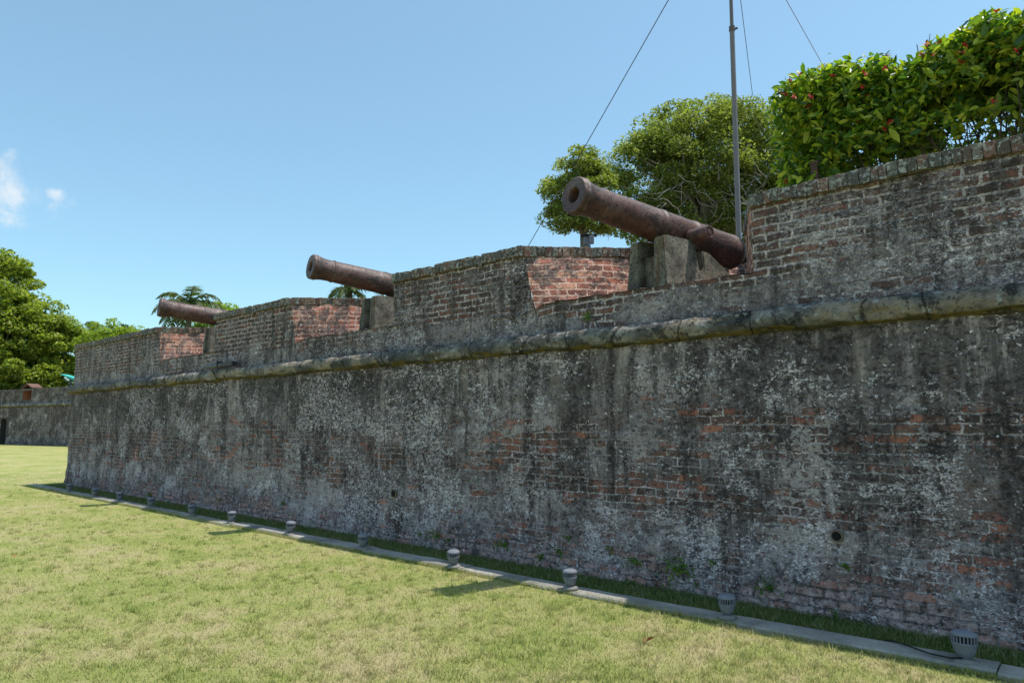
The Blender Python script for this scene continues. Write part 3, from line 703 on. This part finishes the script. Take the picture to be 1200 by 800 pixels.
def rand_rot(n, upb=.5):
    nrm = rng.normal(size=(n, 3)); nrm[:, 2] = np.abs(nrm[:, 2])+upb; nrm /= np.linalg.norm(nrm, axis=1)[:, None]
    a = rng.normal(size=(n, 3)); a -= nrm*np.sum(a*nrm, 1)[:, None]; a /= np.linalg.norm(a, axis=1)[:, None]
    return nrm, a, np.cross(nrm, a)
def leaves(C, size, upb=.5, asp=.45, big=False):
    """C (n,3) centres -> leaf faces; 4 vertex folded diamonds or 6 vertex leaves"""
    n = len(C); N_, A, B = rand_rot(n, upb); s = size*rng.uniform(.6, 1.3, n)[:, None]
    if not big:
        V = np.stack([C-A*s*.5, C+B*s*asp*.5+N_*s*.10, C+A*s*.5, C-B*s*asp*.5+N_*s*.10], 1).reshape(-1, 3)
        i = np.arange(n)[:, None]*4
        F = np.concatenate([i+np.array([0, 1, 2]), i+np.array([0, 2, 3])], 0)
        return V, F
    V = np.stack([C-A*s*.5, C-A*s*.12+B*s*asp*.45+N_*s*.06, C+A*s*.22+B*s*asp*.42+N_*s*.03, C+A*s*.52-N_*s*.10, C+A*s*.22-B*s*asp*.42+N_*s*.03, C-A*s*.12-B*s*asp*.45+N_*s*.06, C-A*s*.1, C+A*s*.22-N_*s*.03], 1).reshape(-1, 3)
    i = np.arange(n)[:, None]*8
    F = np.concatenate([i+np.array(q) for q in ([0, 6, 1], [1, 6, 2], [6, 7, 2], [2, 7, 3], [0, 5, 6], [5, 4, 6], [6, 4, 7], [4, 3, 7])], 0)
    return V, F
def clumps(ells, n, rmin, rmax, shell=.55):
    """clump centres spread through a union of ellipsoids"""
    out = []; w = np.array([e[3]*e[4]*e[5] for e in ells])**.67; w /= w.sum()
    for e, k in zip(ells, rng.multinomial(n, w)):
        d = rng.normal(size=(k, 3)); d /= np.linalg.norm(d, axis=1)[:, None]; r = rng.uniform(shell, 1., k)[:, None]
        out.append(np.array(e[:3])+d*r*np.array(e[3:6]))
    C = np.concatenate(out); return C, rng.uniform(rmin, rmax, len(C))
def crown(ells, nclump, rmin, rmax, nleaf, size, upb=.6, flat=.55, shell=.55):
    C, rr = clumps(ells, nclump, rmin, rmax, shell)
    k = rng.integers(0, len(C), nleaf); d = rng.normal(size=(nleaf, 3)); d /= np.linalg.norm(d, axis=1)[:, None]
    d *= rng.uniform(.35, 1., nleaf)[:, None]**.6; d[:, 2] *= flat
    p = C[k]+d*rr[k][:, None]; V, F = leaves(p, size, upb); return V, F, C
def tree(name, label, base, trunk_top, ells, nclump, rr, nleaf, size, mt, trad=.3, bark='bark', group=None, nbr=40, upb=.6, extra_twigs=0, shell=.55, flat=.55):
    e = empty(name, base, label, 'tree', group)
    b = Vector(base); V, F, C = crown(ells, nclump, rr[0], rr[1], nleaf, size, upb, flat, shell)
    V = V-np.array(base)
    link('crown', raw('crown', V, F), M[mt], e)
    mb = MB(); T = Vector(trunk_top)-b
    mb.tube([(0, 0, -.1), T*.5+Vector((.15*trad, .1*trad, 0)), T], [trad*1.25, trad, trad*.75], 10)
    sel = rng.permutation(len(C))[:nbr]
    for i in sel:
        q = Vector(C[i])-b; m1 = T.lerp(q, .45)+Vector((rng.normal()*.06, rng.normal()*.06, .12))*(q-T).length
        m2 = T.lerp(q, .75)+Vector(rng.normal(size=3))*.06*(q-T).length
        mb.tube([T*.92, T.lerp(m1, .5), m1, m2, q], [trad*.42, trad*.32, trad*.2, trad*.1, trad*.03], 5)
    for i in range(extra_twigs):
        q = Vector(C[rng.integers(len(C))])-b; q = q.lerp(T+Vector((0, 0, 1.2)), .22)
        if q.z > 7.4: continue
        q += Vector((.40, -.9, 0))*rng.uniform(.6, 1.5)
        p = q; pts = [p.copy()]; dirv = Vector(rng.normal(size=3)).normalized()
        for k in range(4): dirv = (dirv+Vector(rng.normal(size=3))*.5).normalized(); p = p+dirv*.35; pts.append(p.copy())
        mb.tube(pts, [.018, .015, .012, .009, .005], 4)
    mb.obj('trunk', M[bark], e, True)
    return e
tree('rain_tree', 'broad round crowned tree with bare grey branches behind the flagpole', (-11.3, 23.8, 2.7), (-11.3, 23.8, 8.2),
     [(-11.2, 23.6, 11.5, 2.3, 2.3, 2.0), (-12.8, 22.3, 10.5, 1.6, 1.6, 1.7), (-9.3, 25.3, 11.2, 1.9, 1.9, 1.7), (-10.2, 24.6, 12.2, 1.6, 1.6, 1.3), (-12.1, 22.9, 11.9, 1.4, 1.4, 1.3), (-12.9, 22.3, 8.9, 1.4, 1.4, 1.3), (-8.8, 25.8, 9.3, 1.9, 1.9, 1.5), (-8.4, 26.2, 11.6, 1.5, 1.5, 1.3), (-10.4, 24.5, 8.8, 1.8, 1.8, 1.3), (-11.6, 23.4, 9.4, 1.8, 1.8, 1.4)],
     520, (.4, .75), 120000, .135, 'leaf_olive', .32, 'bark_pale', None, 60, .6, 260, .62)
tree('slim_tree', 'small bushy tree rising behind the muzzle of the nearest cannon', (-13.5, 19.0, 2.7), (-13.5, 19.0, 8.2),
     [(-13.55, 18.95, 10.3, .82, .82, .75), (-13.95, 18.6, 9.3, .8, .8, .7), (-13.2, 19.3, 9.5, .75, .75, .7), (-13.9, 18.7, 8.5, .9, .9, .5), (-13.2, 19.3, 8.4, .8, .8, .5)],
     130, (.24, .46), 19000, .13, 'leaf_olive', .16, 'bark', None, 40, .6, 0)
tree('spreading_tree', 'large leafy green tree beyond the far curtain wall at left edge', (-76, 14.5, 0), (-76, 14.5, 5),
     [(-72.0, 14.6, 12.6, 3.6, 3.6, 3.9), (-75, 12.0, 13.2, 4, 4, 4.2), (-70.2, 16.4, 9.6, 3.6, 3.4, 3.4), (-68.9, 18.2, 8.6, 2.0, 2.0, 3.0), (-70.5, 16.8, 6.0, 4, 3.4, 3.2), (-74, 13, 8.0, 5, 4.5, 4.), (-70.0, 17.4, 4.4, 3, 3, 2.4), (-75, 12, 4.5, 5, 5, 3.2)],
     640, (.6, 1.3), 120000, .36, 'leaf', .6, 'bark', None, 90, .5)
tree('distant_tree', 'dark distant tree between the big left tree and the farthest merlon', (-86, 26.8, 0), (-86, 26.8, 6),
     [(-86, 26.0, 10.2, 3., 3., 3.0), (-82, 28.5, 9.8, 3.6, 2.5, 2.4), (-79, 31.0, 9.4, 3.6, 2.5, 2.2), (-88, 23, 9, 3, 3, 3)], 200, (.6, 1.1), 22000, .34, 'leaf_dark', .5, 'bark', None, 20)
tree('broad_bush_tree', 'bright yellow green tree showing above the farthest merlon', (-68, 23.6, 0), (-68, 23.6, 3.5),
     [(-69.0, 20.8, 8.2, 3.0, 2.4, 2.3), (-67.0, 22.0, 8.5, 2.8, 2.4, 2.1), (-65.0, 23.4, 8.2, 2.6, 2.2, 2.0), (-67.5, 21.8, 5.6, 4, 3.0, 2.2)], 200, (.5, .9), 26000, .26, 'leaf_bright', .3, 'bark', None, 15)
tree('roadside_tree', 'low rounded green tree between the palm and the third merlon', (-43.3, 21.2, 0), (-43.3, 21.2, 5),
     [(-43.3, 21.0, 7.7, 2.1, 1.8, 1.7), (-45, 20.0, 7.0, 1.6, 1.6, 1.2), (-41.5, 22.3, 7.2, 1.8, 1.6, 1.3)], 110, (.35, .7), 13000, .24, 'leaf_bright', .25, 'bark', None, 15)

def palm(label, base, top, nf=16, L=2.0, seed=1, droop=1.):
    r = random.Random(seed); e = empty('palm_tree', base, label, 'palm tree'); b = Vector(base); T = Vector(top)-b
    mb = MB(); mb.tube([(0, 0, -.1), T*.4+Vector((.1, 0, 0)), T], [.2, .15, .11], 10); mb.obj('trunk', M['bark'], e, True)
    for k in range(nf):
        az = 2*math.pi*k/nf + r.uniform(-.2, .2); el = r.uniform(-.1, 1.25); d = Vector((math.cos(az)*math.cos(el), math.sin(az)*math.cos(el), math.sin(el)))
        pts = []; p = T.copy(); n = 14; Lf = L*r.uniform(.8, 1.1)
        for i in range(n+1):
            pts.append(p.copy()); d = (d+Vector((0, 0, -.115*droop*(1+i*.08)))).normalized(); p = p+d*Lf/n
        f = MB(); f.tube(pts, [.022-.018*i/n for i in range(n+1)], 4)
        side = (pts[4]-pts[0]).cross(Vector((0, 0, 1))).normalized()
        for i in range(2, n*3):
            s = i/3; j = min(int(s), n-1); q = pts[j].lerp(pts[j+1], s-j); tn = (pts[j+1]-pts[j]).normalized(); ll = Lf*.26*math.sin(math.pi*min(1, (s/n)*.85+.18))**.7
            for sg in (-1, 1):
                dv = (side*sg*.8+tn*.55+Vector((0, 0, r.uniform(-.75, .05)))).normalized(); w = tn*.022*L/2*1.4
                e1 = q+dv*ll*.55; e2 = q+dv*ll+Vector((0, 0, -.22*ll))
                f.add([q-w, q+w, e1+w*.9, e1-w*.9, e2], [(0, 1, 2, 3), (3, 2, 4)])
        f.obj('frond', M['leaf_palm'], e)
    return e
palm('coconut palm with drooping fronds behind the farthest cannon', (-32.5, 14.0, 2.7), (-32.3, 14.0, 7.0), 18, 2.1, 3, 1.)
palm('palm crown just showing above the cheek behind the middle cannon', (-25.0, 17.6, 2.7), (-24.9, 17.6, 7.25), 15, 1.75, 5, .9)
palm('small palm fronds over the left end of the third merlon', (-41.6, 22.4, 0), (-41.4, 22.4, 8.3), 13, 1.7, 8, .8)

# flowering hedge behind the nearest merlon
hg = empty('flowering_shrub', (-.2, 8.75, 2.75), 'tall glossy green hedge with red flowers above the nearest merlon', 'flowering shrub')
HB = Vector((-.2, 8.75, 2.75))
def topz(x): return np.interp(x, [-3.2, -2.6, -1.6, -.8, -.4, 4], [5.72, 5.86, 5.60, 5.74, 5.72, 5.9]) + .05*np.sin(x*5.3) + .03*np.sin(x*13)
def botz(x): return np.interp(x, [-3.3, -1.4, -1.0, -.75, -.45, 0, 4], [3.95, 4.1, 4.5, 4.6, 4.4, 4.1, 4.1])
n = 66000
x = rng.uniform(-3.08, 4.2, n); y = rng.uniform(8.2, 9.45, n)
u = rng.uniform(0, 1, n)**.62; tz = topz(x); bz = botz(x)+rng.normal(0, .22, n)
z = bz + (tz-bz)*u + rng.normal(0, .05, n)
# rounded left end and rounded top edges
lx = (-2.56-x)/.48; up_ = (z-5.0)/1.12
k = np.where(x < -2.56, np.abs(lx)**3+np.abs(up_)**4 < 1+.2*rng.normal(size=n), True)
ty = np.abs(y-8.82)/.64; k &= (ty**4 + (np.clip((z-bz)/(tz-bz), 0, 1))**6) < 1.25
C = np.stack([x, y, z], -1)[k]
# clump density so that dark gaps remain
dn = np.array([noise.noise(Vector(c*2.6))+.6*noise.noise(Vector(c*6)) for c in C])
low = (C[:, 2] < 5.05) & (C[:, 0] > -1.35)
thr = np.where(low, .05, -.42)
bare = (C[:, 2] < 4.62+.3*dn) & (C[:, 0] > -2.35) & (C[:, 0] < -1.2)
C = C[(dn > thr) & ~(bare & (C[:, 1] < 8.8))]
V, F = leaves(C-np.array(HB), rng.uniform(.07, .155, len(C))[:, None], .25, .42, True); link('leaves', raw('leaves', V, F), M['leaf_hedge'], hg)
mb = MB(); r = random.Random(4)
for i in range(120):
    x0 = r.uniform(-2.7, 4); y0 = r.uniform(8.75, 9.15); p = Vector((x0, y0, 2.75))-HB; d = Vector((r.uniform(-.25, .25), r.uniform(-.1, .1), 1)).normalized(); pts = [p.copy()]
    for k_ in range(9):
        d = (d+Vector((r.gauss(0, .13), r.gauss(0, .06), .05))).normalized(); p = p+d*.34; pts.append(p.copy())
    rr = r.uniform(.008, .019); mb.tube(pts, [rr*(1-.08*i_) for i_ in range(10)], 5)
    for b_ in range(4):
        j = r.randint(4, 8); q = pts[j]; dd = Vector((r.gauss(0, 1), r.gauss(0, .5), r.uniform(.1, 1.))).normalized()
        mb.tube([q, q+dd*.22, q+dd*.42+Vector((0, 0, .06))], [rr*.5, rr*.4, rr*.2], 4)
mb.obj('stems', M['twig'], hg, True)
# clusters of red petals sit on the outermost leaves
sel = C[((C[:, 1] < 8.42) | (C[:, 2] > topz(C[:, 0])-.12)) & (C[:, 0] < 1.5)]
cand = sel[rng.permutation(len(sel))[:120]]
for i, c_ in enumerate(cand):
    if c_[2] < 5.2 and i % 3: continue
    ctr = Vector(c_)-HB+Vector((0, -.06, .05)); V = [tuple(ctr)]; F = []; ns = random.randint(7, 13)
    for k_ in range(ns):
        d = Vector(rng.normal(size=3)).normalized(); d.y = -abs(d.y); sd_ = d.orthogonal().normalized(); L = random.uniform(.022, .05); o_ = len(V)
        V += [tuple(ctr+d*L*.6+sd_*L*.32), tuple(ctr+d*L+Vector((0, 0, -.004))), tuple(ctr+d*L*.6-sd_*L*.32)]; F.append((0, o_, o_+1, o_+2))
    link('flower_cluster', raw('flower_cluster', V, F), M['flower'], hg)

# brown post at the end of the hedge
mb = MB(); mb.box((0, 0, .9), (.075, .075, 1.85), 0, 0, .008); mb.box((0, 0, 1.84), (.10, .10, .04), 0, 0, .008)
o = mb.obj('post', simple('brown_timber', (.10, .055, .045), .8, .2)); o.location = (-2.55, 8.28, 2.75)
tag(o, 'short square brown post standing at the left end of the hedge', 'post')

# flagpole with guys
fp = empty('flagpole', (-5.25, 12.34, 2.75), 'tall slender grey metal flagpole behind the nearest cannon', 'flagpole')
B0 = Vector((-5.25, 12.34, 2.75)); low = Vector((-5.23, 12.34, 4.88)); hi = Vector((-5.08, 12.09, 9.43)); att = Vector((-5.02, 11.98, 11.55))
dv = (hi-low).normalized(); start = low-dv*2.15; B0 = start; fp.location = start
J = start + dv*6.25
mb = MB(); mb.tube([Vector(), J-B0], [.052, .045], 14); mb.obj('lower_pole', simple('pole_metal', (.20, .17, .18), .5, .25, 5, .2), fp, True, 40)
mb = MB(); mb.tube([J-B0-dv*.2, J-B0+dv*3.4], [.034, .030], 14); mb.obj('upper_pole', simple('pole_metal_upper', (.15, .13, .14), .5, .25, 5, .2), fp, True, 40)
mb = MB(); mb.tube([J-B0-dv*.05, J-B0+dv*.04], .056, 14); mb.box(J-B0+Vector((.06, .05, 0)), (.06, .03, .03)); mb.obj('collar', simple('collar_metal', (.12, .10, .10), .6), fp, False)
A = start + dv*8.85
for nm, end, lab in (('a', (-14.4, 15.9, 4.9), 'long thin stay wire running down to the left of the small tree'), ('b', (-8.2, 23.5, 9.9), 'thin stay wire just right of the flagpole'), ('c', (-6.2, 29.0, 11.5), 'thin reddish stay wire running down behind the hedge')):
    E_ = Vector(end); 
    if nm == 'a': E_ = A + (Vector((-12.52, 15.02, 6.72))-A)*1.8
    if nm == 'b': E_ = A + (Vector((-7.42, 18.89, 10.85))-A)*1.0; E_ = A + (Vector((-7.42, 18.89, 10.85)) - A)
    if nm == 'c': E_ = A + (Vector((-5.98, 19.97, 12.11))-A)*1.8
    pts = [(A.lerp(E_, i/8)-A) for i in range(9)]
    mb = MB(); mb.tube(pts, .008 if nm != 'a' else .010, 5); o = mb.obj('stay_wire', simple('wire_'+nm, (.07, .06, .06) if nm != 'c' else (.30, .12, .12), .6), None, True); o.location = A
    tag(o, lab, 'stay wire', 'stay wires of the flagpole')

# small metal light behind the second merlon
gl = empty('metal_lantern', (-6.75, 9.65, 2.75), 'small grey metal lantern head peeking over the second merlon', 'lantern')
mb = MB(); mb.tube([(0, 0, 0), (0, 0, 1.85)], .03, 10); mb.obj('post', M['lamp_grey'], gl, True)
for s in (-1, 1):
    mb = MB(); mb.box((s*.055, 0, 1.93), (.085, .10, .14), R(40), 0, .012); mb.obj('lamp_head', M['lamp_grey'], gl)
mb = MB(); mb.box((0, 0, 2.015), (.26, .14, .02), R(40), 0, .005); mb.obj('cap', M['lamp_dark'], gl)

# ------------------------------------------------------------------ far curtain wall at left
far = empty('curtain_wall', (-60, 15.4, 0), 'distant dark stained curtain wall with arched doorway at left edge', 'fort wall', None, 'thing')
FI = Matrix.Translation((60, -15.4, 0))
a = Vector((-65.87, 14.55, 0)); b = Vector((-56.18, 16.4, 0)); dd = (b-a).normalized(); nn_ = Vector((dd.y, -dd.x, 0))
s0, s1 = -30., 26.
def fp_(s, off, z): return a+dd*s+nn_*off+Vector((0, 0, z))
def farquad(mb, sA, sB, z0, z1, off, res=.4, ztopfun=None):
    P0 = fp_(sA, off, z0); nu = max(1, int((sB-sA)/res)); nv = max(1, int((z1-z0)/res))
    v, f, u = grid(P0, fp_(sB, off, z0)-P0, (0, 0, z1-z0), nu, nv, a=.03, b=.02, uv0=(sA, z0)); mb.add(v, f, u)
ARS, ARW = .35, .46
mb = MB()
farquad(mb, s0, ARS-ARW, -.2, 3.05, 0); farquad(mb, ARS+ARW, s1, -.2, 3.05, 0)
farquad(mb, ARS-ARW, ARS+ARW, 2.0, 3.05, 0)
farquad(mb, s0, 3.05, 3.05, 4.2, .02)
farquad(mb, 4.25, s1, 3.05, 4.2, .02)
farquad(mb, 3.05, 4.25, 3.05, 3.35, .02)
P0 = fp_(s0, .08, 4.2); mb.add([P0, fp_(s1, .08, 4.2), fp_(s1, -1.6, 4.2), fp_(s0, -1.6, 4.2)], [(0, 1, 2, 3)])
P0 = fp_(s0, .08, 4.05); mb.add([P0, fp_(s1, .08, 4.05), fp_(s1, .08, 4.2), fp_(s0, .08, 4.2)], [(0, 1, 2, 3)])
o = mb.obj('wall_face', M['far'], None, True); o.parent = far; o.matrix_parent_inverse = FI
mb = MB(); mb.tube([fp_(s0, .02, 2.98), fp_(s1, .02, 2.98)], .16, 12); o = mb.obj('moulding', M['cordon'], None, True); o.parent = far; o.matrix_parent_inverse = FI
# arched doorway: dark recess with arch head
mb = MB(); arc = [(ARS-ARW, 0), (ARS-ARW, 1.65)] + [(ARS-ARW*math.cos(q), 1.65+.33*math.sin(q)) for q in np.linspace(0.2, math.pi-.2, 9)] + [(ARS+ARW, 1.65), (ARS+ARW, 0)]
v1 = [fp_(s, .005, z) for s, z in arc]; v2 = [fp_(s, -.5, z) for s, z in arc]; k = len(arc)
mb.add(v1+v2, [(i, i+1, k+i+1, k+i) for i in range(k-1)] + [tuple(range(k, 2*k))])
hd = [(ARS-ARW, 2.02)] + [(s, z) for s, z in arc[1:-1]] + [(ARS+ARW, 2.02)]
mb.add([fp_(s, .004, z) for s, z in hd], [tuple(range(len(hd)))])
o = mb.obj('arched_doorway', simple('doorway_dark', (.05, .047, .045), .95), None); o.parent = far; o.matrix_parent_inverse = FI
# brick embrasure with gabled top
nb = MB()
gp = [(3.0, 3.30), (3.0, 4.30), (3.65, 4.62), (4.3, 4.30), (4.3, 3.30)]
nb.add([fp_(s, -.6, z) for s, z in gp], [tuple(range(5))], [(s, z) for s, z in gp])
nb.add([fp_(3.0, -.6, 3.3), fp_(3.0, .03, 3.3), fp_(3.0, .03, 4.3), fp_(3.0, -.6, 4.3)], [(0, 1, 2, 3)], [(0, 3.3), (.6, 3.3), (.6, 4.3), (0, 4.3)])
nb.add([fp_(4.3, -.6, 3.3), fp_(4.3, .03, 3.3), fp_(4.3, .03, 4.3), fp_(4.3, -.6, 4.3)], [(0, 1, 2, 3)], [(0, 3.3), (.6, 3.3), (.6, 4.3), (0, 4.3)])
nb.add([fp_(3.75, -.59, 3.3), fp_(4.28, .03, 3.3), fp_(4.28, .03, 4.3), fp_(3.75, -.59, 4.5)], [(0, 1, 2, 3)], [(0, 3.3), (.8, 3.3), (.8, 4.3), (0, 4.5)])
nb.add([fp_(2.95, .08, 4.24), fp_(3.65, .08, 4.52), fp_(3.65, -.7, 4.52), fp_(2.95, -.7, 4.24), fp_(4.35, .08, 4.24), fp_(4.35, -.7, 4.24),
        fp_(2.95, .08, 4.31), fp_(3.65, .08, 4.60), fp_(3.65, -.7, 4.60), fp_(2.95, -.7, 4.31), fp_(4.35, .08, 4.31), fp_(4.35, -.7, 4.31)],
       [(0, 1, 7, 6), (1, 4, 10, 7), (6, 7, 8, 9), (7, 10, 11, 8), (0, 3, 2, 1), (1, 2, 5, 4), (0, 6, 9, 3), (4, 5, 11, 10)], mi=1)
o = nb.obj('brick_embrasure', [simple('red_brick_far', (.30, .12, .08), .9, .5, 5), simple('red_tile', (.16, .085, .065), .9)], None); o.parent = far; o.matrix_parent_inverse = FI

# teal canopy on a post
tc = empty('canopy', (-58.6, 16.9, .35), 'small teal canopy on a thin post between far wall and merlon', 'canopy')
mb = MB(); mb.add([(-.4, -.5, 4.85), (1.5, -.6, 4.25), (1.5, .6, 4.25), (-.4, .5, 4.85), (-.4, -.5, 4.81), (1.5, -.6, 4.0), (1.5, .6, 4.0), (-.4, .5, 4.81)], [(0, 1, 2, 3), (7, 6, 5, 4), (0, 4, 5, 1), (1, 5, 6, 2), (2, 6, 7, 3), (3, 7, 4, 0)])
mb.obj('cover', simple('teal_fabric', (.05, .38, .34), .7, .15), tc)
mb = MB(); mb.tube([(.1, 0, 0), (.1, 0, 4.6)], .05, 8); mb.obj('post', M['lamp_grey'], tc, True)
tc.rotation_euler = (0, 0, R(41))

# ------------------------------------------------------------------ weeds on the wall
M['weed'] = leafmat('weed_leaves', [(.2, (.05, .11, .015)), (.5, (.09, .18, .022)), (.85, (.18, .25, .04))])
WEEDS = [(-10.25, .30, .10, 30, 'small weed on the wall foot above the sunlit lamp by the middle shadow'), (-6.95, .16, .10, 26, 'low weed leftmost of the three left of the sunlit lamp'), (-6.62, .17, .16, 60, 'bright green weed, middle of the three left of the sunlit lamp'), (-6.42, .15, .10, 30, 'small weed on wall just left of the ninth lamp'),
         (-5.50, .17, .17, 60, 'dark green weed on wall above the nearest cannon shadow'), (-4.95, .10, .13, 45, 'weed at wall foot left of the slotted lamp'), (-4.72, .20, .13, 40, 'upright weed on wall above the third lamp from right'), (-4.60, .36, .07, 14, 'tiny sprig higher on wall above the slotted lamp'),
         (-4.03, .30, .09, 16, 'yellowish sprig midway up the wall foot, centre right'), (-3.75, .23, .13, 40, 'weed above broken bricks right of the slotted lamp'), (-3.28, .20, .24, 130, 'largest leafy weed hanging on the wall foot'), (-2.95, .30, .06, 14, 'tiny weed right of the largest weed'),
         (-3.78, .02, .10, 40, 'low tuft where wall meets grass, left of the second lamp from right'), (-2.42, .16, .15, 60, 'spreading bright weed above the second lamp from the right'), (-1.93, .05, .08, 30, 'small tuft at wall foot right of the round drain'), (-1.80, .42, .08, 20, 'small hanging sprig under the round drain pipe'),
         (-15.4, .12, .14, 40, 'far weed at wall foot above the fourth lamp'), (-17.0, .15, .10, 20, 'farthest faint weed near the wall corner'), (-12.4, .2, .1, 24, 'far weed at wall foot between fifth and sixth lamps')]
for x, z, s, n, lab in WEEDS:
    mb = MB(); rr = random.Random(int(x*100)); cs = []
    for i in range(max(3, n//8)):
        d = Vector((rr.uniform(-1, 1), -rr.uniform(.3, .9), rr.uniform(-.2, 1.))).normalized(); p1 = d*s*.5; p2 = d*s+Vector((0, -.01, -.25*s))
        mb.tube([(0, .03, 0), p1, p2], [.0025, .002, .0012], 4); cs += [Vector((0, 0, 0)).lerp(p1, rr.random()) if rr.random() < .4 else p1.lerp(p2, rr.random()) for _ in range(8)]
    C = np.array(cs)+rng.normal(0, s*.10, (len(cs), 3)); C[:, 1] = np.minimum(C[:, 1], -.01)
    V, F = leaves(C, .034 if s > .1 else .028, .3, .6)
    off = len(mb.v); mb.add([tuple(v) for v in V], [tuple(f) for f in F])
    o = mb.obj('wall_weed', M['weed']); o.location = (x, WY-.05*max(0, 1-z/.55)-.005, z); tag(o, lab, 'weed', 'weeds growing on the wall')
# grass tuft on the sill course
mb = MB(); rr = random.Random(2)
for i in range(26):
    d = Vector((rr.gauss(0, .6), -rr.uniform(.1, .6), rr.uniform(.4, 1))).normalized(); L = rr.uniform(.06, .15); w = Vector((.004, 0, 0))
    p = Vector((rr.gauss(0, .02), 0, rr.gauss(0, .02))); mb.add([p-w, p+w, p+d*L*.6+w*.6, p+d*L*.6-w*.6, p+d*L+Vector((0, 0, -.02))], [(0, 1, 2, 3), (3, 2, 4)])
o = mb.obj('grass_tuft', M['weed']); o.location = (-4.33, YP-.01, 2.70); tag(o, 'green grass tuft sprouting from the parapet under the nearest embrasure', 'weed')
# fallen leaves
M['dry'] = simple('dry_leaf', (.34, .13, .06), .8, .3)
for i, (x, y, lab) in enumerate([(-9.9, 2.4, 'curled brown dead leaf lying on the lawn at left'), (-2.75, 4.55, 'small reddish dead leaf on the grass near the kerb, right half')]):
    V, F = leaves(np.array([(0, 0, .0), (.03, .02, .006)]), .055, .8, .5, True); o = link('dead_leaf', raw('dead_leaf', V, F), M['dry']); o.location = (x, y, float(gz(x, y))+.035); tag(o, lab, 'dead leaf')

# ------------------------------------------------------------------ sun, sky
sd = Vector((.26, .22, 1)).normalized()       # towards the sun
sun = bpy.data.lights.new('sun', 'SUN'); sun.energy = 5.0; sun.angle = R(.53); sun.color = (1., .955, .88)
so = bpy.data.objects.new('sun', sun); COL.objects.link(so); so.rotation_euler = sd.to_track_quat('Z', 'Y').to_euler(); so.location = (0, 0, 30)
w = bpy.data.worlds.new('World'); sc.world = w; w.use_nodes = True
t = NT(w.node_tree)
sky = t.n('ShaderNodeTexSky', sky_type='NISHITA', sun_disc=False, sun_elevation=math.asin(sd.z), sun_rotation=math.atan2(sd.x, sd.y), air_density=1., dust_density=1.2, ozone_density=1.6, altitude=0.)
skc = t.mix(1., sky.outputs[0], (1.08, 1.44, 1.38), 'MULTIPLY')
skc = t.mix(.14, skc, (4.6, 5.7, 6.2))
dirv = t.n('ShaderNodeTexCoord').outputs['Generated']
def cloud(direction, wx, wz, seed, lo, hi):
    d = Vector(direction).normalized()
    side = Vector((d.y, -d.x, 0)).normalized(); upv = side.cross(d)
    a_ = t.math('DIVIDE', t.n('ShaderNodeVectorMath', {0: dirv, 1: tuple(side)}, operation='DOT_PRODUCT').outputs['Value'], wx)
    b_ = t.math('DIVIDE', t.n('ShaderNodeVectorMath', {0: dirv, 1: tuple(upv)}, operation='DOT_PRODUCT').outputs['Value'], 1.)
    b_ = t.math('DIVIDE', t.math('SUBTRACT', b_, upv.dot(d)), wz)
    r_ = t.math('SQRT', t.math('ADD', t.math('MULTIPLY', a_, a_), t.math('MULTIPLY', b_, b_)))
    fr = t.n('ShaderNodeVectorMath', {0: dirv, 1: tuple(d)}, operation='DOT_PRODUCT').outputs['Value']
    nn = t.noise(t.vm('ADD', dirv, (seed, seed, 0)), 14, 8, .62, .3)
    q = t.math('SUBTRACT', nn, t.math('MULTIPLY', r_, .30))
    return t.math('MULTIPLY', t.step(q, lo, hi), t.step(fr, .8, .9))
def pix(px, py):
    return fw + r2*((px-600)/816) - u2*((py-400)/816)
D_A = pix(14, 226); D_B = pix(66, 226)
m1 = cloud(D_A, .085, .055, 3.1, .24, .54); m2 = cloud(D_B, .028, .018, 5.2, .36, .58)
mm = t.math('MAXIMUM', m1, t.math('MULTIPLY', m2, .7))
skc = t.mix(t.math('MULTIPLY', mm, .9), skc, (6.4, 6.5, 6.55))
bg = t.n('ShaderNodeBackground', {'Color': skc, 'Strength': .15})
t.t.links.new(bg.outputs[0], t.n('ShaderNodeOutputWorld').inputs[0])

sc.view_settings.view_transform = 'Standard'; sc.view_settings.look = 'None'; sc.view_settings.exposure = 0
sc.render.engine = 'CYCLES'; sc.cycles.max_bounces = 6; sc.cycles.diffuse_bounces = 3; sc.cycles.transparent_max_bounces = 6
